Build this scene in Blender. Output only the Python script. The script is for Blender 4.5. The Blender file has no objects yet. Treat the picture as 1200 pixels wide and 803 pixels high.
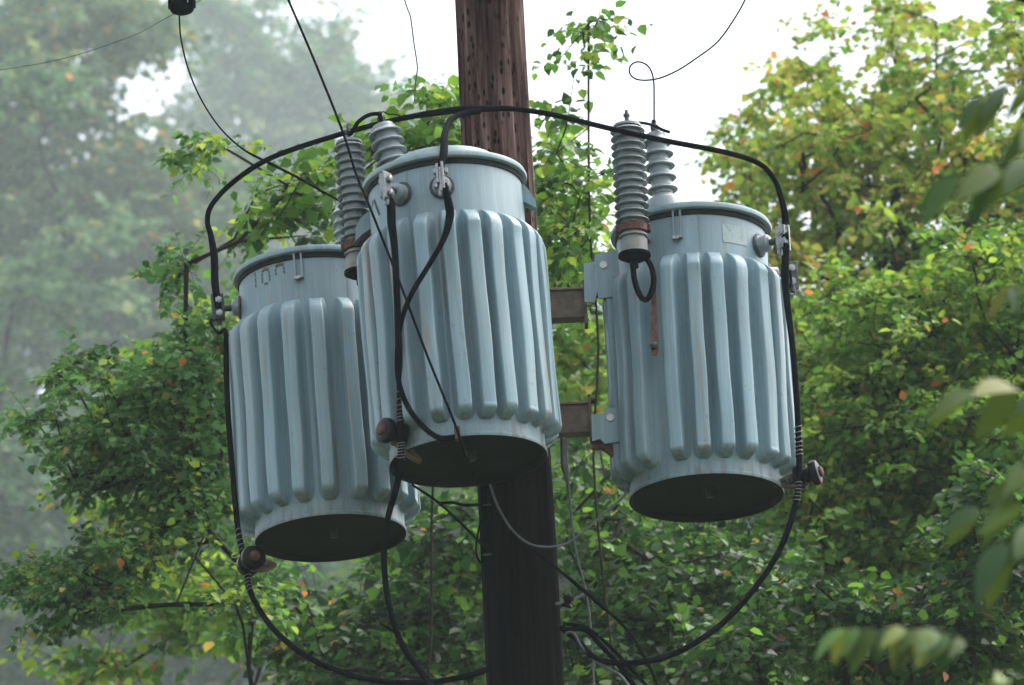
import bpy, math, random
import numpy as np
from mathutils import Vector, Matrix

random.seed(7)
R_ = math.radians
sc = bpy.context.scene
COL = sc.collection

# ------------------------------------------------------------------ camera
CAM = Vector((0, 0, 1.6)); PITCH = R_(20); ROLL = R_(3.0); LENS = 183.0
TH = 18.0 / LENS
_r0 = Vector((1, 0, 0)); _u0 = Vector((0, -math.sin(PITCH), math.cos(PITCH)))
FWD = Vector((0, math.cos(PITCH), math.sin(PITCH)))
RGT = _r0 * math.cos(ROLL) - _u0 * math.sin(ROLL)
UPV = _r0 * math.sin(ROLL) + _u0 * math.cos(ROLL)

def ray(px, py):
    return FWD + RGT * ((px - 600) / 600 * TH) + UPV * ((401.4 - py) / 600 * TH)

def P(px, py, Y):
    d = ray(px, py)
    return CAM + d * (Y / d.y)

def scale_px(Y):            # pixels per metre at world depth Y
    return 600 / (TH * Y / math.cos(PITCH))

cd = bpy.data.cameras.new('camera'); cam = bpy.data.objects.new('camera', cd); COL.objects.link(cam)
cd.lens = LENS; cd.sensor_width = 36; cd.clip_end = 2000; cd.clip_start = 0.2
cam.matrix_world = Matrix(((RGT.x, UPV.x, -FWD.x, CAM.x), (RGT.y, UPV.y, -FWD.y, CAM.y), (RGT.z, UPV.z, -FWD.z, CAM.z), (0, 0, 0, 1)))
cd.dof.use_dof = True; cd.dof.focus_distance = 18.35; cd.dof.aperture_fstop = 7.1
sc.camera = cam

# ------------------------------------------------------------------ helpers
def tag(o, label=None, cat=None, group=None, kind=None):
    if label: o['label'] = label
    if cat: o['category'] = cat
    if group: o['group'] = group
    if kind: o['kind'] = kind
    return o

def empty(name, loc=(0, 0, 0), mat=None):
    o = bpy.data.objects.new(name, None); COL.objects.link(o)
    o.empty_display_size = 0.2
    if mat is not None: o.matrix_world = mat
    else: o.location = loc
    return o

class MB:
    def __init__(s): s.v = []; s.f = []; s.sm = []
    def add(s, vs, fs, smooth=True):
        b = len(s.v); s.v += [tuple(v) for v in vs]
        for f in fs: s.f.append(tuple(i + b for i in f)); s.sm.append(smooth)
        return s
    def xform(s, M, start=0):
        s.v = s.v[:start] + [tuple(M @ Vector(v)) for v in s.v[start:]]; return s
    def box(s, c, sx, sy, sz, M=None, bev=0.0):
        hx, hy, hz = sx / 2, sy / 2, sz / 2
        b = min(bev if bev else min(sx, sy, sz) * .12, hx * .9, hy * .9, hz * .9)
        vs = []; key = {}
        for ix in (-1, 1):
            for iy in (-1, 1):
                for iz in (-1, 1):
                    for a in range(3):
                        p = [ix * (hx - b), iy * (hy - b), iz * (hz - b)]
                        p[a] = (ix, iy, iz)[a] * (hx, hy, hz)[a]
                        key[(ix, iy, iz, a)] = len(vs); vs.append(p)
        fs = []
        for a in range(3):
            u, w = [(1, 2), (2, 0), (0, 1)][a]
            for sg in (-1, 1):
                q = []
                for (su, sw) in ((-1, -1), (1, -1), (1, 1), (-1, 1)):
                    k = [0, 0, 0]; k[a] = sg; k[u] = su; k[w] = sw
                    q.append(key[(k[0], k[1], k[2], a)])
                fs.append(q if sg > 0 else q[::-1])
        for a in range(3):       # edges
            u, w = [(1, 2), (2, 0), (0, 1)][a]
            for su in (-1, 1):
                for sw in (-1, 1):
                    q = []
                    for (sa, face) in ((-1, u), (1, u), (1, w), (-1, w)):
                        k = [0, 0, 0]; k[a] = sa; k[u] = su; k[w] = sw
                        q.append(key[(k[0], k[1], k[2], face)])
                    fs.append(q if su * sw > 0 else q[::-1])
        for ix in (-1, 1):
            for iy in (-1, 1):
                for iz in (-1, 1):
                    q = [key[(ix, iy, iz, a)] for a in range(3)]
                    fs.append(q if ix * iy * iz > 0 else q[::-1])
        if M is None: M = Matrix.Translation(Vector(c))
        else: M = M @ Matrix.Translation(Vector(c))
        return s.add([M @ Vector(p) for p in vs], fs, False)
    def lathe(s, prof, n=32, M=None, cap0=False, cap1=False):
        vs = []; fs = []
        for (r, z) in prof:
            for i in range(n):
                a = 2 * math.pi * i / n
                vs.append(Vector((r * math.cos(a), r * math.sin(a), z)))
        for j in range(len(prof) - 1):
            for i in range(n):
                k = (i + 1) % n
                fs.append((j * n + i, j * n + k, (j + 1) * n + k, (j + 1) * n + i))
        if cap0: fs.append(tuple(range(n))[::-1])
        if cap1: fs.append(tuple((len(prof) - 1) * n + i for i in range(n)))
        if M is not None: vs = [M @ v for v in vs]
        return s.add(vs, fs, True)
    def tube(s, pts, r, n=10, caps=True, smooth=True):
        pts = [Vector(p) for p in pts]; m = len(pts)
        rs = r if isinstance(r, (list, tuple)) else [r] * m
        t0 = (pts[1] - pts[0]).normalized()
        ref = Vector((0, 0, 1)) if abs(t0.z) < .8 else Vector((0, 1, 0))
        u = t0.cross(ref).normalized(); vs = []; fs = []
        for j in range(m):
            t = (pts[min(j + 1, m - 1)] - pts[max(j - 1, 0)]).normalized()
            u = (u - t * u.dot(t)).normalized(); w = t.cross(u)
            for i in range(n):
                a = 2 * math.pi * i / n
                vs.append(pts[j] + (u * math.cos(a) + w * math.sin(a)) * rs[j])
        for j in range(m - 1):
            for i in range(n):
                k = (i + 1) % n
                fs.append((j * n + i, j * n + k, (j + 1) * n + k, (j + 1) * n + i))
        if caps:
            fs.append(tuple(range(n))[::-1]); fs.append(tuple((m - 1) * n + i for i in range(n)))
        return s.add(vs, fs, smooth)
    def prism(s, pts, off):
        pts = [Vector(p) for p in pts]; off = Vector(off); n = len(pts)
        vs = pts + [p + off for p in pts]
        fs = [tuple(range(n)), tuple(range(n, 2 * n))[::-1]]
        for i in range(n):
            k = (i + 1) % n; fs.append((i, i + n, k + n, k))
        return s.add(vs, fs, False)
    def build(s, name, mat, parent=None, M=None, auto=True):
        me = bpy.data.meshes.new(name); me.from_pydata(s.v, [], s.f); me.update()
        me.polygons.foreach_set('use_smooth', s.sm)
        if auto:
            try: me.set_sharp_from_angle(angle=R_(38))
            except Exception: pass
        me.materials.append(mat)
        o = bpy.data.objects.new(name, me); COL.objects.link(o)
        if parent is not None: o.parent = parent
        if M is not None: o.matrix_local = M
        return o

def smooth(pts, k=8, rs=None):
    """Catmull-Rom through points (and radii)."""
    pts = [Vector(p) for p in pts]; n = len(pts); out = []; ro = []
    for i in range(n - 1):
        p0, p1, p2, p3 = pts[max(i - 1, 0)], pts[i], pts[i + 1], pts[min(i + 2, n - 1)]
        for j in range(k):
            t = j / k; t2 = t * t; t3 = t2 * t
            out.append(.5 * ((2 * p1) + (p2 - p0) * t + (2 * p0 - 5 * p1 + 4 * p2 - p3) * t2 + (3 * p1 - p0 - 3 * p2 + p3) * t3))
            if rs: ro.append(rs[i] * (1 - t) + rs[i + 1] * t)
    out.append(pts[-1])
    if rs: ro.append(rs[-1]); return out, ro
    return out

def align(loc, z, x=None):
    z = Vector(z).normalized()
    if x is None: x = Vector((1, 0, 0)) if abs(z.x) < .8 else Vector((0, 1, 0))
    x = Vector(x); x = (x - z * x.dot(z)).normalized(); y = z.cross(x)
    return Matrix(((x.x, y.x, z.x, loc[0]), (x.y, y.y, z.y, loc[1]), (x.z, y.z, z.z, loc[2]), (0, 0, 0, 1)))

# ------------------------------------------------------------------ materials
def mat(name, col, rough=.6, metal=0, bump=0, bscale=40, var=.12, vscale=6, spec=.5, stretch=(1, 1, 1), coat=0):
    m = bpy.data.materials.new(name); m.use_nodes = True; nt = m.node_tree; N = nt.nodes; L = nt.links
    b = N['Principled BSDF']
    tc = N.new('ShaderNodeTexCoord'); mp = N.new('ShaderNodeMapping'); mp.inputs['Scale'].default_value = stretch
    L.new(tc.outputs['Object'], mp.inputs['Vector'])
    n1 = N.new('ShaderNodeTexNoise'); n1.inputs['Scale'].default_value = vscale; n1.inputs['Detail'].default_value = 6
    L.new(mp.outputs[0], n1.inputs['Vector'])
    cr = N.new('ShaderNodeValToRGB')
    cr.color_ramp.elements[0].position = .3; cr.color_ramp.elements[1].position = .7
    cr.color_ramp.elements[0].color = (*[c * (1 - var) for c in col], 1)
    cr.color_ramp.elements[1].color = (*[min(1, c * (1 + var)) for c in col], 1)
    L.new(n1.outputs['Fac'], cr.inputs[0]); L.new(cr.outputs[0], b.inputs['Base Color'])
    b.inputs['Roughness'].default_value = rough; b.inputs['Metallic'].default_value = metal
    b.inputs['Specular IOR Level'].default_value = spec
    if bump:
        n2 = N.new('ShaderNodeTexNoise'); n2.inputs['Scale'].default_value = bscale; n2.inputs['Detail'].default_value = 5
        L.new(mp.outputs[0], n2.inputs['Vector'])
        bp = N.new('ShaderNodeBump'); bp.inputs['Strength'].default_value = bump; bp.inputs['Distance'].default_value = .01
        L.new(n2.outputs['Fac'], bp.inputs['Height']); L.new(bp.outputs[0], b.inputs['Normal'])
    return m

def paint_mat(name, col, rust_amt=.5, foot=(.02, .09)):
    """weathered blue-grey enamel: chalky vertical streaks, grime and thin rust runs"""
    m = bpy.data.materials.new(name); m.use_nodes = True; nt = m.node_tree; N = nt.nodes; L = nt.links
    b = N['Principled BSDF']
    tc = N.new('ShaderNodeTexCoord'); oi = N.new('ShaderNodeObjectInfo')
    off = N.new('ShaderNodeVectorMath'); off.operation = 'MULTIPLY_ADD'
    cx = N.new('ShaderNodeCombineXYZ')
    for i in range(3): L.new(oi.outputs['Random'], cx.inputs[i])
    L.new(cx.outputs[0], off.inputs[0]); off.inputs[1].default_value = (9, 7, 5); L.new(tc.outputs['Object'], off.inputs[2])
    def noise(scale, st, detail=5, rough=.6):
        mp = N.new('ShaderNodeMapping'); mp.inputs['Scale'].default_value = st; L.new(off.outputs[0], mp.inputs['Vector'])
        n = N.new('ShaderNodeTexNoise'); n.inputs['Scale'].default_value = scale; n.inputs['Detail'].default_value = detail
        n.inputs['Roughness'].default_value = rough; L.new(mp.outputs[0], n.inputs['Vector']); return n.outputs['Fac']
    def ramp(fac, a, b_, ca=(0, 0, 0, 1), cb=(1, 1, 1, 1)):
        r = N.new('ShaderNodeValToRGB'); r.color_ramp.elements[0].position = a; r.color_ramp.elements[1].position = b_
        r.color_ramp.elements[0].color = ca; r.color_ramp.elements[1].color = cb; L.new(fac, r.inputs[0]); return r.outputs[0]
    def mix(fac, c1, c2, mode='MIX'):
        x = N.new('ShaderNodeMix'); x.data_type = 'RGBA'; x.blend_type = mode
        if isinstance(fac, float): x.inputs[0].default_value = fac
        else: L.new(fac, x.inputs[0])
        for i, c in ((6, c1), (7, c2)):
            if isinstance(c, tuple): x.inputs[i].default_value = c
            else: L.new(c, x.inputs[i])
        return x.outputs[2]
    c4 = lambda k: (col[0] * k, col[1] * k, col[2] * k, 1)
    base = ramp(noise(3, (1, 1, .6)), .3, .7, c4(.86), c4(1.12))
    streak = ramp(noise(30, (1, 1, .05), 6, .7), .35, .68)
    base = mix(streak, base, mix(.65, base, c4(1.22)))
    fine = ramp(noise(130, (1, 1, .018), 3, .7), .36, .66)
    base = mix(fine, mix(.45, base, c4(.62)), base)
    cloud = ramp(noise(5, (1, 1, .35), 5, .7), .42, .70)
    base = mix(cloud, base, mix(.35, base, (.26, .27, .25, 1)))
    grime = ramp(noise(18, (1, 1, .09), 6, .65), .52, .78)
    base = mix(grime, base, mix(.55, base, (.10, .12, .115, 1)))
    rust = ramp(noise(30, (1, 1, .04), 4, .5), .60, .72)
    rpatch = ramp(noise(2.6, (1, 1, .8), 2), .45, .58)
    rm = N.new('ShaderNodeMath'); rm.operation = 'MULTIPLY'; L.new(rust, rm.inputs[0]); L.new(rpatch, rm.inputs[1])
    rm2 = N.new('ShaderNodeMath'); rm2.operation = 'MULTIPLY'; L.new(rm.outputs[0], rm2.inputs[0]); rm2.inputs[1].default_value = rust_amt
    base = mix(rm2.outputs[0], base, (.25, .15, .085, 1))
    sx = N.new('ShaderNodeSeparateXYZ'); L.new(tc.outputs['Object'], sx.inputs[0])
    ft = N.new('ShaderNodeMapRange'); L.new(sx.outputs['Z'], ft.inputs[0]); ft.inputs[1].default_value = foot[0]; ft.inputs[2].default_value = foot[1]; ft.inputs[3].default_value = 1; ft.inputs[4].default_value = 0
    fr = ramp(noise(46, (1, 1, .10), 3, .5), .50, .64)
    fm = N.new('ShaderNodeMath'); fm.operation = 'MULTIPLY'; L.new(ft.outputs[0], fm.inputs[0]); L.new(fr, fm.inputs[1]); fk = N.new('ShaderNodeMath'); fk.operation = 'MULTIPLY'; L.new(fm.outputs[0], fk.inputs[0]); fk.inputs[1].default_value = .55
    base = mix(fk.outputs[0], base, (.13, .085, .06, 1))
    speck = ramp(noise(70, (1, 1, .6), 3), .66, .71)
    base = mix(speck, base, mix(.5, base, (.12, .10, .09, 1)))
    L.new(base, b.inputs['Base Color'])
    rr = N.new('ShaderNodeMapRange'); L.new(noise(9, (1, 1, .3)), rr.inputs[0]); rr.inputs[3].default_value = .38; rr.inputs[4].default_value = .62
    L.new(rr.outputs[0], b.inputs['Roughness'])
    bp = N.new('ShaderNodeBump'); bp.inputs['Strength'].default_value = .25; bp.inputs['Distance'].default_value = .01
    L.new(noise(7, (1, 1, .25), 3), bp.inputs['Height']); L.new(bp.outputs[0], b.inputs['Normal'])
    return m

PCOL = (.178, .272, .312)
M_paint = paint_mat('grey_enamel', PCOL, .7)
M_fin = paint_mat('fin_enamel', (.198, .305, .352), .9, foot=(.062, .10))
M_lid = paint_mat('lid_enamel', (.215, .31, .35), .9, foot=(-3, -2))
M_under = mat('shaded_underside', (.010, .013, .010), .85, spec=.12, bump=.2, bscale=30, var=.3)  # tank underside and lip: shade on the grey paint put into a near-black colour
M_black = mat('black_insulation', (.005, .006, .009), .9, spec=.02, bump=.15, bscale=120, var=.35, vscale=25)
M_tape = mat('black_tape', (.006, .006, .008), .9, spec=.02, bump=.8, bscale=90, var=.3, vscale=60)
M_thin = mat('dark_wire', (.03, .034, .038), .5)
M_bare = mat('bare_aluminium_strand', (.11, .12, .125), .45, metal=.7, bump=.6, bscale=300, var=.25, vscale=60)
M_metal = mat('galvanised_steel', (.27, .285, .29), .42, metal=.7, bump=.2, bscale=120, var=.25, vscale=70)
M_dmetal = mat('dark_cast_iron', (.045, .048, .052), .55, metal=.3, bump=.4, bscale=140, var=.5, vscale=60)
M_tie = mat('dull_tie_wire', (.16, .165, .17), .5, metal=.5, var=.4, vscale=90)
M_rust = mat('rusty_steel', (.085, .038, .025), .85, bump=.6, bscale=160, var=.6, vscale=55)
M_rimshade = mat('rim_shade', (.012, .013, .014), .8, var=.4, spec=.2)  # near-black for the painted shadow under the lid rim
M_arm = mat('weathered_brown_bracket', (.125, .092, .066), .7, bump=.4, bscale=70, var=.35, vscale=22)
M_porc = mat('grey_porcelain', (.21, .245, .26), .3, var=.15, vscale=30, bump=.05, bscale=60)
M_poly = mat('grey_polymer_shed', (.18, .21, .22), .4, var=.2, vscale=40, bump=.05, bscale=80)
M_beige = mat('weathered_collar', (.20, .205, .195), .6, var=.2, vscale=40)
M_sten = mat('faded_tan_stencil', (.095, .095, .05), .8, var=.45, vscale=120)
M_mark = mat('black_paint_mark', (.02, .025, .03), .7, var=.4, vscale=120)
M_spool = mat('dark_glazed_spool', (.005, .004, .006), .3, spec=.12, var=.4)

def label_mat():
    m = bpy.data.materials.new('faded_decal'); m.use_nodes = True; nt = m.node_tree; N = nt.nodes; L = nt.links
    b = N['Principled BSDF']; tc = N.new('ShaderNodeTexCoord')
    v = N.new('ShaderNodeTexVoronoi'); v.inputs['Scale'].default_value = 75; v.distance = 'CHEBYCHEV'; L.new(tc.outputs['Object'], v.inputs['Vector'])
    n = N.new('ShaderNodeTexNoise'); n.inputs['Scale'].default_value = 40; n.inputs['Detail'].default_value = 5; L.new(tc.outputs['Object'], n.inputs['Vector'])
    r = N.new('ShaderNodeValToRGB'); r.color_ramp.elements[0].position = .42; r.color_ramp.elements[1].position = .62
    r.color_ramp.elements[0].color = (.22, .30, .32, 1); r.color_ramp.elements[1].color = (.33, .40, .40, 1)
    x = N.new('ShaderNodeMath'); x.operation = 'MULTIPLY_ADD'; L.new(v.outputs['Distance'], x.inputs[0]); x.inputs[1].default_value = .3; L.new(n.outputs['Fac'], x.inputs[2])
    L.new(x.outputs[0], r.inputs[0]); L.new(r.outputs[0], b.inputs['Base Color']); b.inputs['Roughness'].default_value = .7
    return m
M_decal = label_mat()

def pole_mat():
    m = bpy.data.materials.new('shaded_pole_wood'); m.use_nodes = True; nt = m.node_tree; N = nt.nodes; L = nt.links
    b = N['Principled BSDF']; tc = N.new('ShaderNodeTexCoord')
    def noise(scale, st, d=8, r=.65):
        mp = N.new('ShaderNodeMapping'); mp.inputs['Scale'].default_value = st; L.new(tc.outputs['Object'], mp.inputs['Vector'])
        n = N.new('ShaderNodeTexNoise'); n.inputs['Scale'].default_value = scale; n.inputs['Detail'].default_value = d; n.inputs['Roughness'].default_value = r
        L.new(mp.outputs[0], n.inputs['Vector']); return n.outputs['Fac']
    g = noise(26, (1, 1, .05)); r = N.new('ShaderNodeValToRGB'); L.new(g, r.inputs[0])
    e = r.color_ramp.elements; e[0].position = .34; e[0].color = (.016, .009, .009, 1); e[1].position = .68; e[1].color = (.42, .285, .25, 1)
    e2 = e.new(.5); e2.color = (.135, .075, .063, 1)
    p = noise(3.2, (1, 1, .14), 4); rp = N.new('ShaderNodeValToRGB'); L.new(p, rp.inputs[0])
    rp.color_ramp.elements[0].position = .44; rp.color_ramp.elements[1].position = .60
    rp.color_ramp.elements[0].color = (.20, .18, .20, 1); rp.color_ramp.elements[1].color = (1, 1, 1, 1)
    mx = N.new('ShaderNodeMix'); mx.data_type = 'RGBA'; mx.blend_type = 'MULTIPLY'; mx.inputs[0].default_value = 1
    L.new(r.outputs[0], mx.inputs[6]); L.new(rp.outputs[0], mx.inputs[7])
    # climbing-iron gouges
    mp = N.new('ShaderNodeMapping'); mp.inputs['Scale'].default_value = (1, 1, .42); L.new(tc.outputs['Object'], mp.inputs['Vector'])
    v = N.new('ShaderNodeTexVoronoi'); v.inputs['Scale'].default_value = 44; L.new(mp.outputs[0], v.inputs['Vector'])
    gr = N.new('ShaderNodeValToRGB'); gr.color_ramp.elements[0].position = .20; gr.color_ramp.elements[1].position = .34
    gr.color_ramp.elements[0].color = (.06, .05, .05, 1); gr.color_ramp.elements[1].color = (1, 1, 1, 1); L.new(v.outputs['Distance'], gr.inputs[0])
    msk = N.new('ShaderNodeValToRGB'); msk.color_ramp.elements[0].position = .40; msk.color_ramp.elements[1].position = .50
    L.new(noise(2.5, (1, 1, 1), 3), msk.inputs[0])
    m2 = N.new('ShaderNodeMix'); m2.data_type = 'RGBA'; m2.blend_type = 'MULTIPLY'; L.new(msk.outputs[0], m2.inputs[0])
    L.new(mx.outputs[2], m2.inputs[6]); L.new(gr.outputs[0], m2.inputs[7])
    # shade of the tanks on wet wood, painted near-black with a ragged upper edge
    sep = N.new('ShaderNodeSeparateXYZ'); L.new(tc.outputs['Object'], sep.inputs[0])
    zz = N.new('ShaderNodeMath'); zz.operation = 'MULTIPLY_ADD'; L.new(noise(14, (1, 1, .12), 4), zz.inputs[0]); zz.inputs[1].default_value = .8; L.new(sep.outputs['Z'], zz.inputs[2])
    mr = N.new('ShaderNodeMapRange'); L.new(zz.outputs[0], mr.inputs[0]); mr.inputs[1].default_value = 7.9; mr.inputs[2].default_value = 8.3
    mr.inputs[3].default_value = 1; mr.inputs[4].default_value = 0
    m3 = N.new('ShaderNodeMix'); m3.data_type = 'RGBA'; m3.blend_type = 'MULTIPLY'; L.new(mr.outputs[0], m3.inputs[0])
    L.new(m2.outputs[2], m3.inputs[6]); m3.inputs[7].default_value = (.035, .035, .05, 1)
    L.new(m3.outputs[2], b.inputs['Base Color']); b.inputs['Roughness'].default_value = .88; b.inputs['Specular IOR Level'].default_value = .08
    bp = N.new('ShaderNodeBump'); bp.inputs['Strength'].default_value = .8; bp.inputs['Distance'].default_value = .012
    L.new(g, bp.inputs['Height']); L.new(bp.outputs[0], b.inputs['Normal'])
    return m
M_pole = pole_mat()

# ------------------------------------------------------------------ transformers
TR = .272
def fin_mesh(seed):
    rg = random.Random(seed); mb = MB()
    prof = [(-.043, -.004), (-.0305, .006), (-.0262, .020), (-.0248, .040), (-.0242, .0555), (-.0222, .0590), (-.0185, .0602), (-.006, .0612), (.006, .0612), (.0185, .0602), (.0222, .0590), (.0242, .0555), (.0248, .040), (.0262, .020), (.0305, .006), (.043, -.004)]
    z0, z1 = .060, .835; zs = []
    for t in (0, .02, .05, .10, .17, .26, .38, .52, .7, .85, 1): zs.append((z0 + .046 * t, .03 + .97 * math.sin(min(1, t / .75) * math.pi / 2) ** .75, .40 + .60 * math.sqrt(max(0, 1 - (1 - t) ** 2))))
    n = 14
    for i in range(1, n): zs.append((z0 + .046 + (z1 - .075 - z0 - .046) * i / n, 1, 1))
    for t in (0, .12, .25, .5, .75, .92, 1): zs.append((z1 - .075 * (1 - t), max(.02, (1 - t ** 2.3)), 1 - .10 * t))
    skew = rg.uniform(.002, .0055) * rg.choice((-1, 1, 1)); vs = []; w1 = rg.uniform(-.0045, .0045); ph = rg.uniform(0, 6)
    for (z, sd, sw) in zs:
        bend = w1 * math.sin(z * 4 + ph) + .0012 * math.sin(z * 17 + ph * 2)
        dd = 1 + .05 * math.sin(z * 9 + ph)
        for (x, d) in prof:
            k = max(0, d) / .06
            dep = d if d < 0 else d * sd * (dd if sd == 1 else 1)
            r = TR + dep
            vs.append((x * sw + (bend + skew) * k, -math.sqrt(max(1e-6, r * r - (x * sw) ** 2)) if d < .011 else -r, z))
    fs = []; m = len(prof)
    for j in range(len(zs) - 1):
        for i in range(m - 1):
            fs.append((j * m + i, j * m + i + 1, (j + 1) * m + i + 1, (j + 1) * m + i))
    mb.add(vs, fs, True); return mb
FINS = []
for k in range(5):
    mb = fin_mesh(k + 3); me = bpy.data.meshes.new('cooling_fin'); me.from_pydata(mb.v, [], mb.f); me.update()
    me.polygons.foreach_set('use_smooth', [True] * len(mb.f)); me.materials.append(M_fin); FINS.append(me)

class Tank: pass
def cyl(phi, z, r=TR):      # phi in degrees, 0 = street side
    a = R_(phi); return Vector((r * math.sin(a), -r * math.cos(a), z))

def make_tank(label, bot, top, Y, fins, lidh=.04):
    T = Tank(); B = P(*bot, Y); U = P(*top, Y); z = (U - B); T.H = z.length; z.normalize()
    y = Vector((0, 1, 0)); y = (y - z * y.dot(z)).normalized(); x = y.cross(z)
    T.M = Matrix(((x.x, y.x, z.x, B.x), (x.y, y.y, z.y, B.y), (x.z, y.z, z.z, B.z), (0, 0, 0, 1))); T.I = T.M.inverted()
    T.o = o = empty('pole_transformer', mat=T.M); tag(o, label, 'transformer', 'transformers hung around the pole')
    H = T.H
    s = MB(); s.lathe([(TR + .0035, .0005), (TR + .005, .003), (TR + .005, .012), (TR, .017), (TR, .5), (TR, H - .03), (TR - .004, H - .012)], 96)
    s.build('tank_shell', M_paint, o)
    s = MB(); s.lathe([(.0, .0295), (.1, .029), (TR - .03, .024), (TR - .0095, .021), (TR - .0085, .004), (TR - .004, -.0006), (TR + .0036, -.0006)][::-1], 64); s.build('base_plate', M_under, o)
    s = MB(); s.lathe([(0, -.004), (.012, -.004), (.016, 0), (.016, .03)][::-1], 8, Matrix.Translation((.012, -.02, 0))); s.build('drain_plug', M_dmetal, o)
    s = MB()
    s.lathe([(TR - .003, H - .026), (TR + .013, H - .0265), (TR + .0195, H - .022), (TR + .0215, H - .012), (TR + .0175, H - .003), (TR + .006, H + .0015), (TR - .012, H + .003),
             (TR - .05, H + .010), (TR - .062, H + .012), (TR - .07, H + lidh - .01), (TR - .078, H + lidh), (TR - .1, H + lidh + .004), (.08, H + lidh + .012), (0.0, H + lidh + .014)], 96)
    s.build('lid', M_lid, o)
    s = MB(); s.lathe([(TR + .001, H - .047), (TR + .0045, H - .046), (TR + .0055, H - .036), (TR + .0045, H - .0275), (TR + .001, H - .0272)], 96); s.build('lid_shade_band', M_rimshade, o)  # dark band paints in the shadow gap below the lid rim
    first = {}
    for i, f in enumerate(fins):
        k = (i * 7 + int(abs(f))) % 5
        if k not in first:
            c = bpy.data.objects.new('cooling_fin', FINS[k]); first[k] = c
        else: c = first[k].copy()
        COL.objects.link(c); c.parent = o; c.rotation_euler.z = R_(f + random.uniform(-.5, .5))
        c.scale.z = 1; c.location.z = random.uniform(-.003, .003)
    return T

def tank_hit(T, px, py, r=TR):
    o = T.I @ CAM; d = (T.I.to_3x3() @ ray(px, py)).normalized()
    a = d.x ** 2 + d.y ** 2; b = 2 * (o.x * d.x + o.y * d.y); c = o.x ** 2 + o.y ** 2 - r * r
    D = b * b - 4 * a * c
    t = (-b - math.sqrt(max(0, D))) / (2 * a); p = o + d * t
    return math.degrees(math.atan2(p.x, -p.y)), p.z

def loc(T, px, py, Y): return T.I @ P(px, py, Y)

def strip(mb, T, a, b, w, r=TR + .0018, n=3):
    (p0, z0), (p1, z1) = a, b
    q0 = Vector((R_(p0) * TR, z0)); q1 = Vector((R_(p1) * TR, z1)); d = (q1 - q0); d.normalize(); nn = Vector((-d.y, d.x)) * w / 2
    vs = []
    for i in range(n + 1):
        q = q0.lerp(q1, i / n)
        for s_ in (-1, 1):
            e = q + nn * s_; ph = e.x / TR
            vs.append((r * math.sin(ph), -r * math.cos(ph), e.y))
    mb.add(vs, [(2 * i, 2 * i + 1, 2 * i + 3, 2 * i + 2) for i in range(n)], True)

def lv_bushing(T, phi, z, length=.05, mirror=1, plate=M_metal):
    a = R_(phi); rad = Vector((math.sin(a), -math.cos(a), 0)); tan = Vector((math.cos(a), math.sin(a), 0))
    M = align(cyl(phi, z), rad, Vector((0, 0, 1)))   # local z = outwards, local x = up
    s = MB(); s.lathe([(.040, -.006), (.041, .004), (.038, .008), (.031, .010), (.031, length * .9), (.027, length), (.012, length + .003)], 28)
    b = s.build('low_voltage_bushing', M_porc, T.o, M)
    g = MB(); g.lathe([(.042, .0), (.0445, .004), (.042, .008), (.034, .0095)], 28); g.build('gasket', M_dmetal, b)
    g = MB(); g.lathe([(.013, length - .002), (.0135, length + .04)], 12, None, False, True); g.build('stud', M_dmetal, b)
    g = MB(); L0 = length + .050
    g.box((.004, -.009, L0 + .004), .100, .0085, .046); g.box((-.008, .0, L0), .088, .0085, .042)
    g.box((.016, .0095, L0), .07, .008, .038); g.tube([(-.03, 0, L0), (-.052, .002, L0 + .002), (-.064, .004, L0)], [.011, .012, .010], 8)
    t = g.build('terminal_clamp', plate, b)
    for xx in (-.026, .026):
        g = MB(); g.lathe([(.006, -.026), (.006, .026)], 8, Matrix.Translation((xx, 0, L0)) @ Matrix.Rotation(R_(90), 4, 'X'), True, True)
        for yy in (-.021, .018):
            g.lathe([(.0135, 0), (.0135, .009), (.009, .011)], 6, Matrix.Translation((xx, yy + .004, L0)) @ Matrix.Rotation(R_(90), 4, 'X'), True, True)
        g.build('bolt', M_metal, b)
    return T.M @ (M @ Vector((0, 0, L0)))

def sheds(mb, z0, n, pitch, rc, rs, drop=.006, th=.005, M=None, alt=None):
    prof = [(rc, z0 - pitch * .5)]
    for i in range(n):
        z = z0 + i * pitch; r = rs if alt is None or i % 2 == 0 else alt
        prof += [(rc, z - th * .9), (rc + (r - rc) * .55, z - drop * .9), (r - .003, z - drop - th * .15), (r, z - drop + th * .35), (r - .002, z - drop + th * .95), (rc + (r - rc) * .5, z + th * .6), (rc + .003, z + th * 1.4), (rc, z + th * 2.2)]
    prof.append((rc, z0 + (n - .5) * pitch))
    mb.lathe(prof, 40, M)

FL = [-178 + 0, -159, -140, -121, -103, -85, -67, -50, -33.5, -15.5, 3, 23, 42, 60, 79, 98, 117, 137, 157]
FM = [-178, -162, -147, -131, -115, -99, -84, -68, -53, -17, 0, 15, 30.5, 46, 61, 76, 91, 107, 122, 137, 152, 167, -36]
FR = [-178, -162, -145, -128, -111, -94, -77, -60, -43, -18.5, -2.5, 13.6, 30, 46.5, 63, 79, 95, 112, 129, 146, 162]
TL = make_tank('grey-blue finned transformer at the left with a worn 100 stencilled under its lid', (387.5, 631), (365.5, 319), 17.98, FL, .034)
TM = make_tank('grey-blue finned transformer hanging in front of the wooden pole with two terminals facing out', (549, 541), (520.5, 211.5), 17.12, FM, .054)
TT = make_tank('grey-blue finned transformer on the right side bracket of the pole with a faded square decal', (828, 584), (809.5, 269.5), 17.60, FR, .036)

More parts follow.
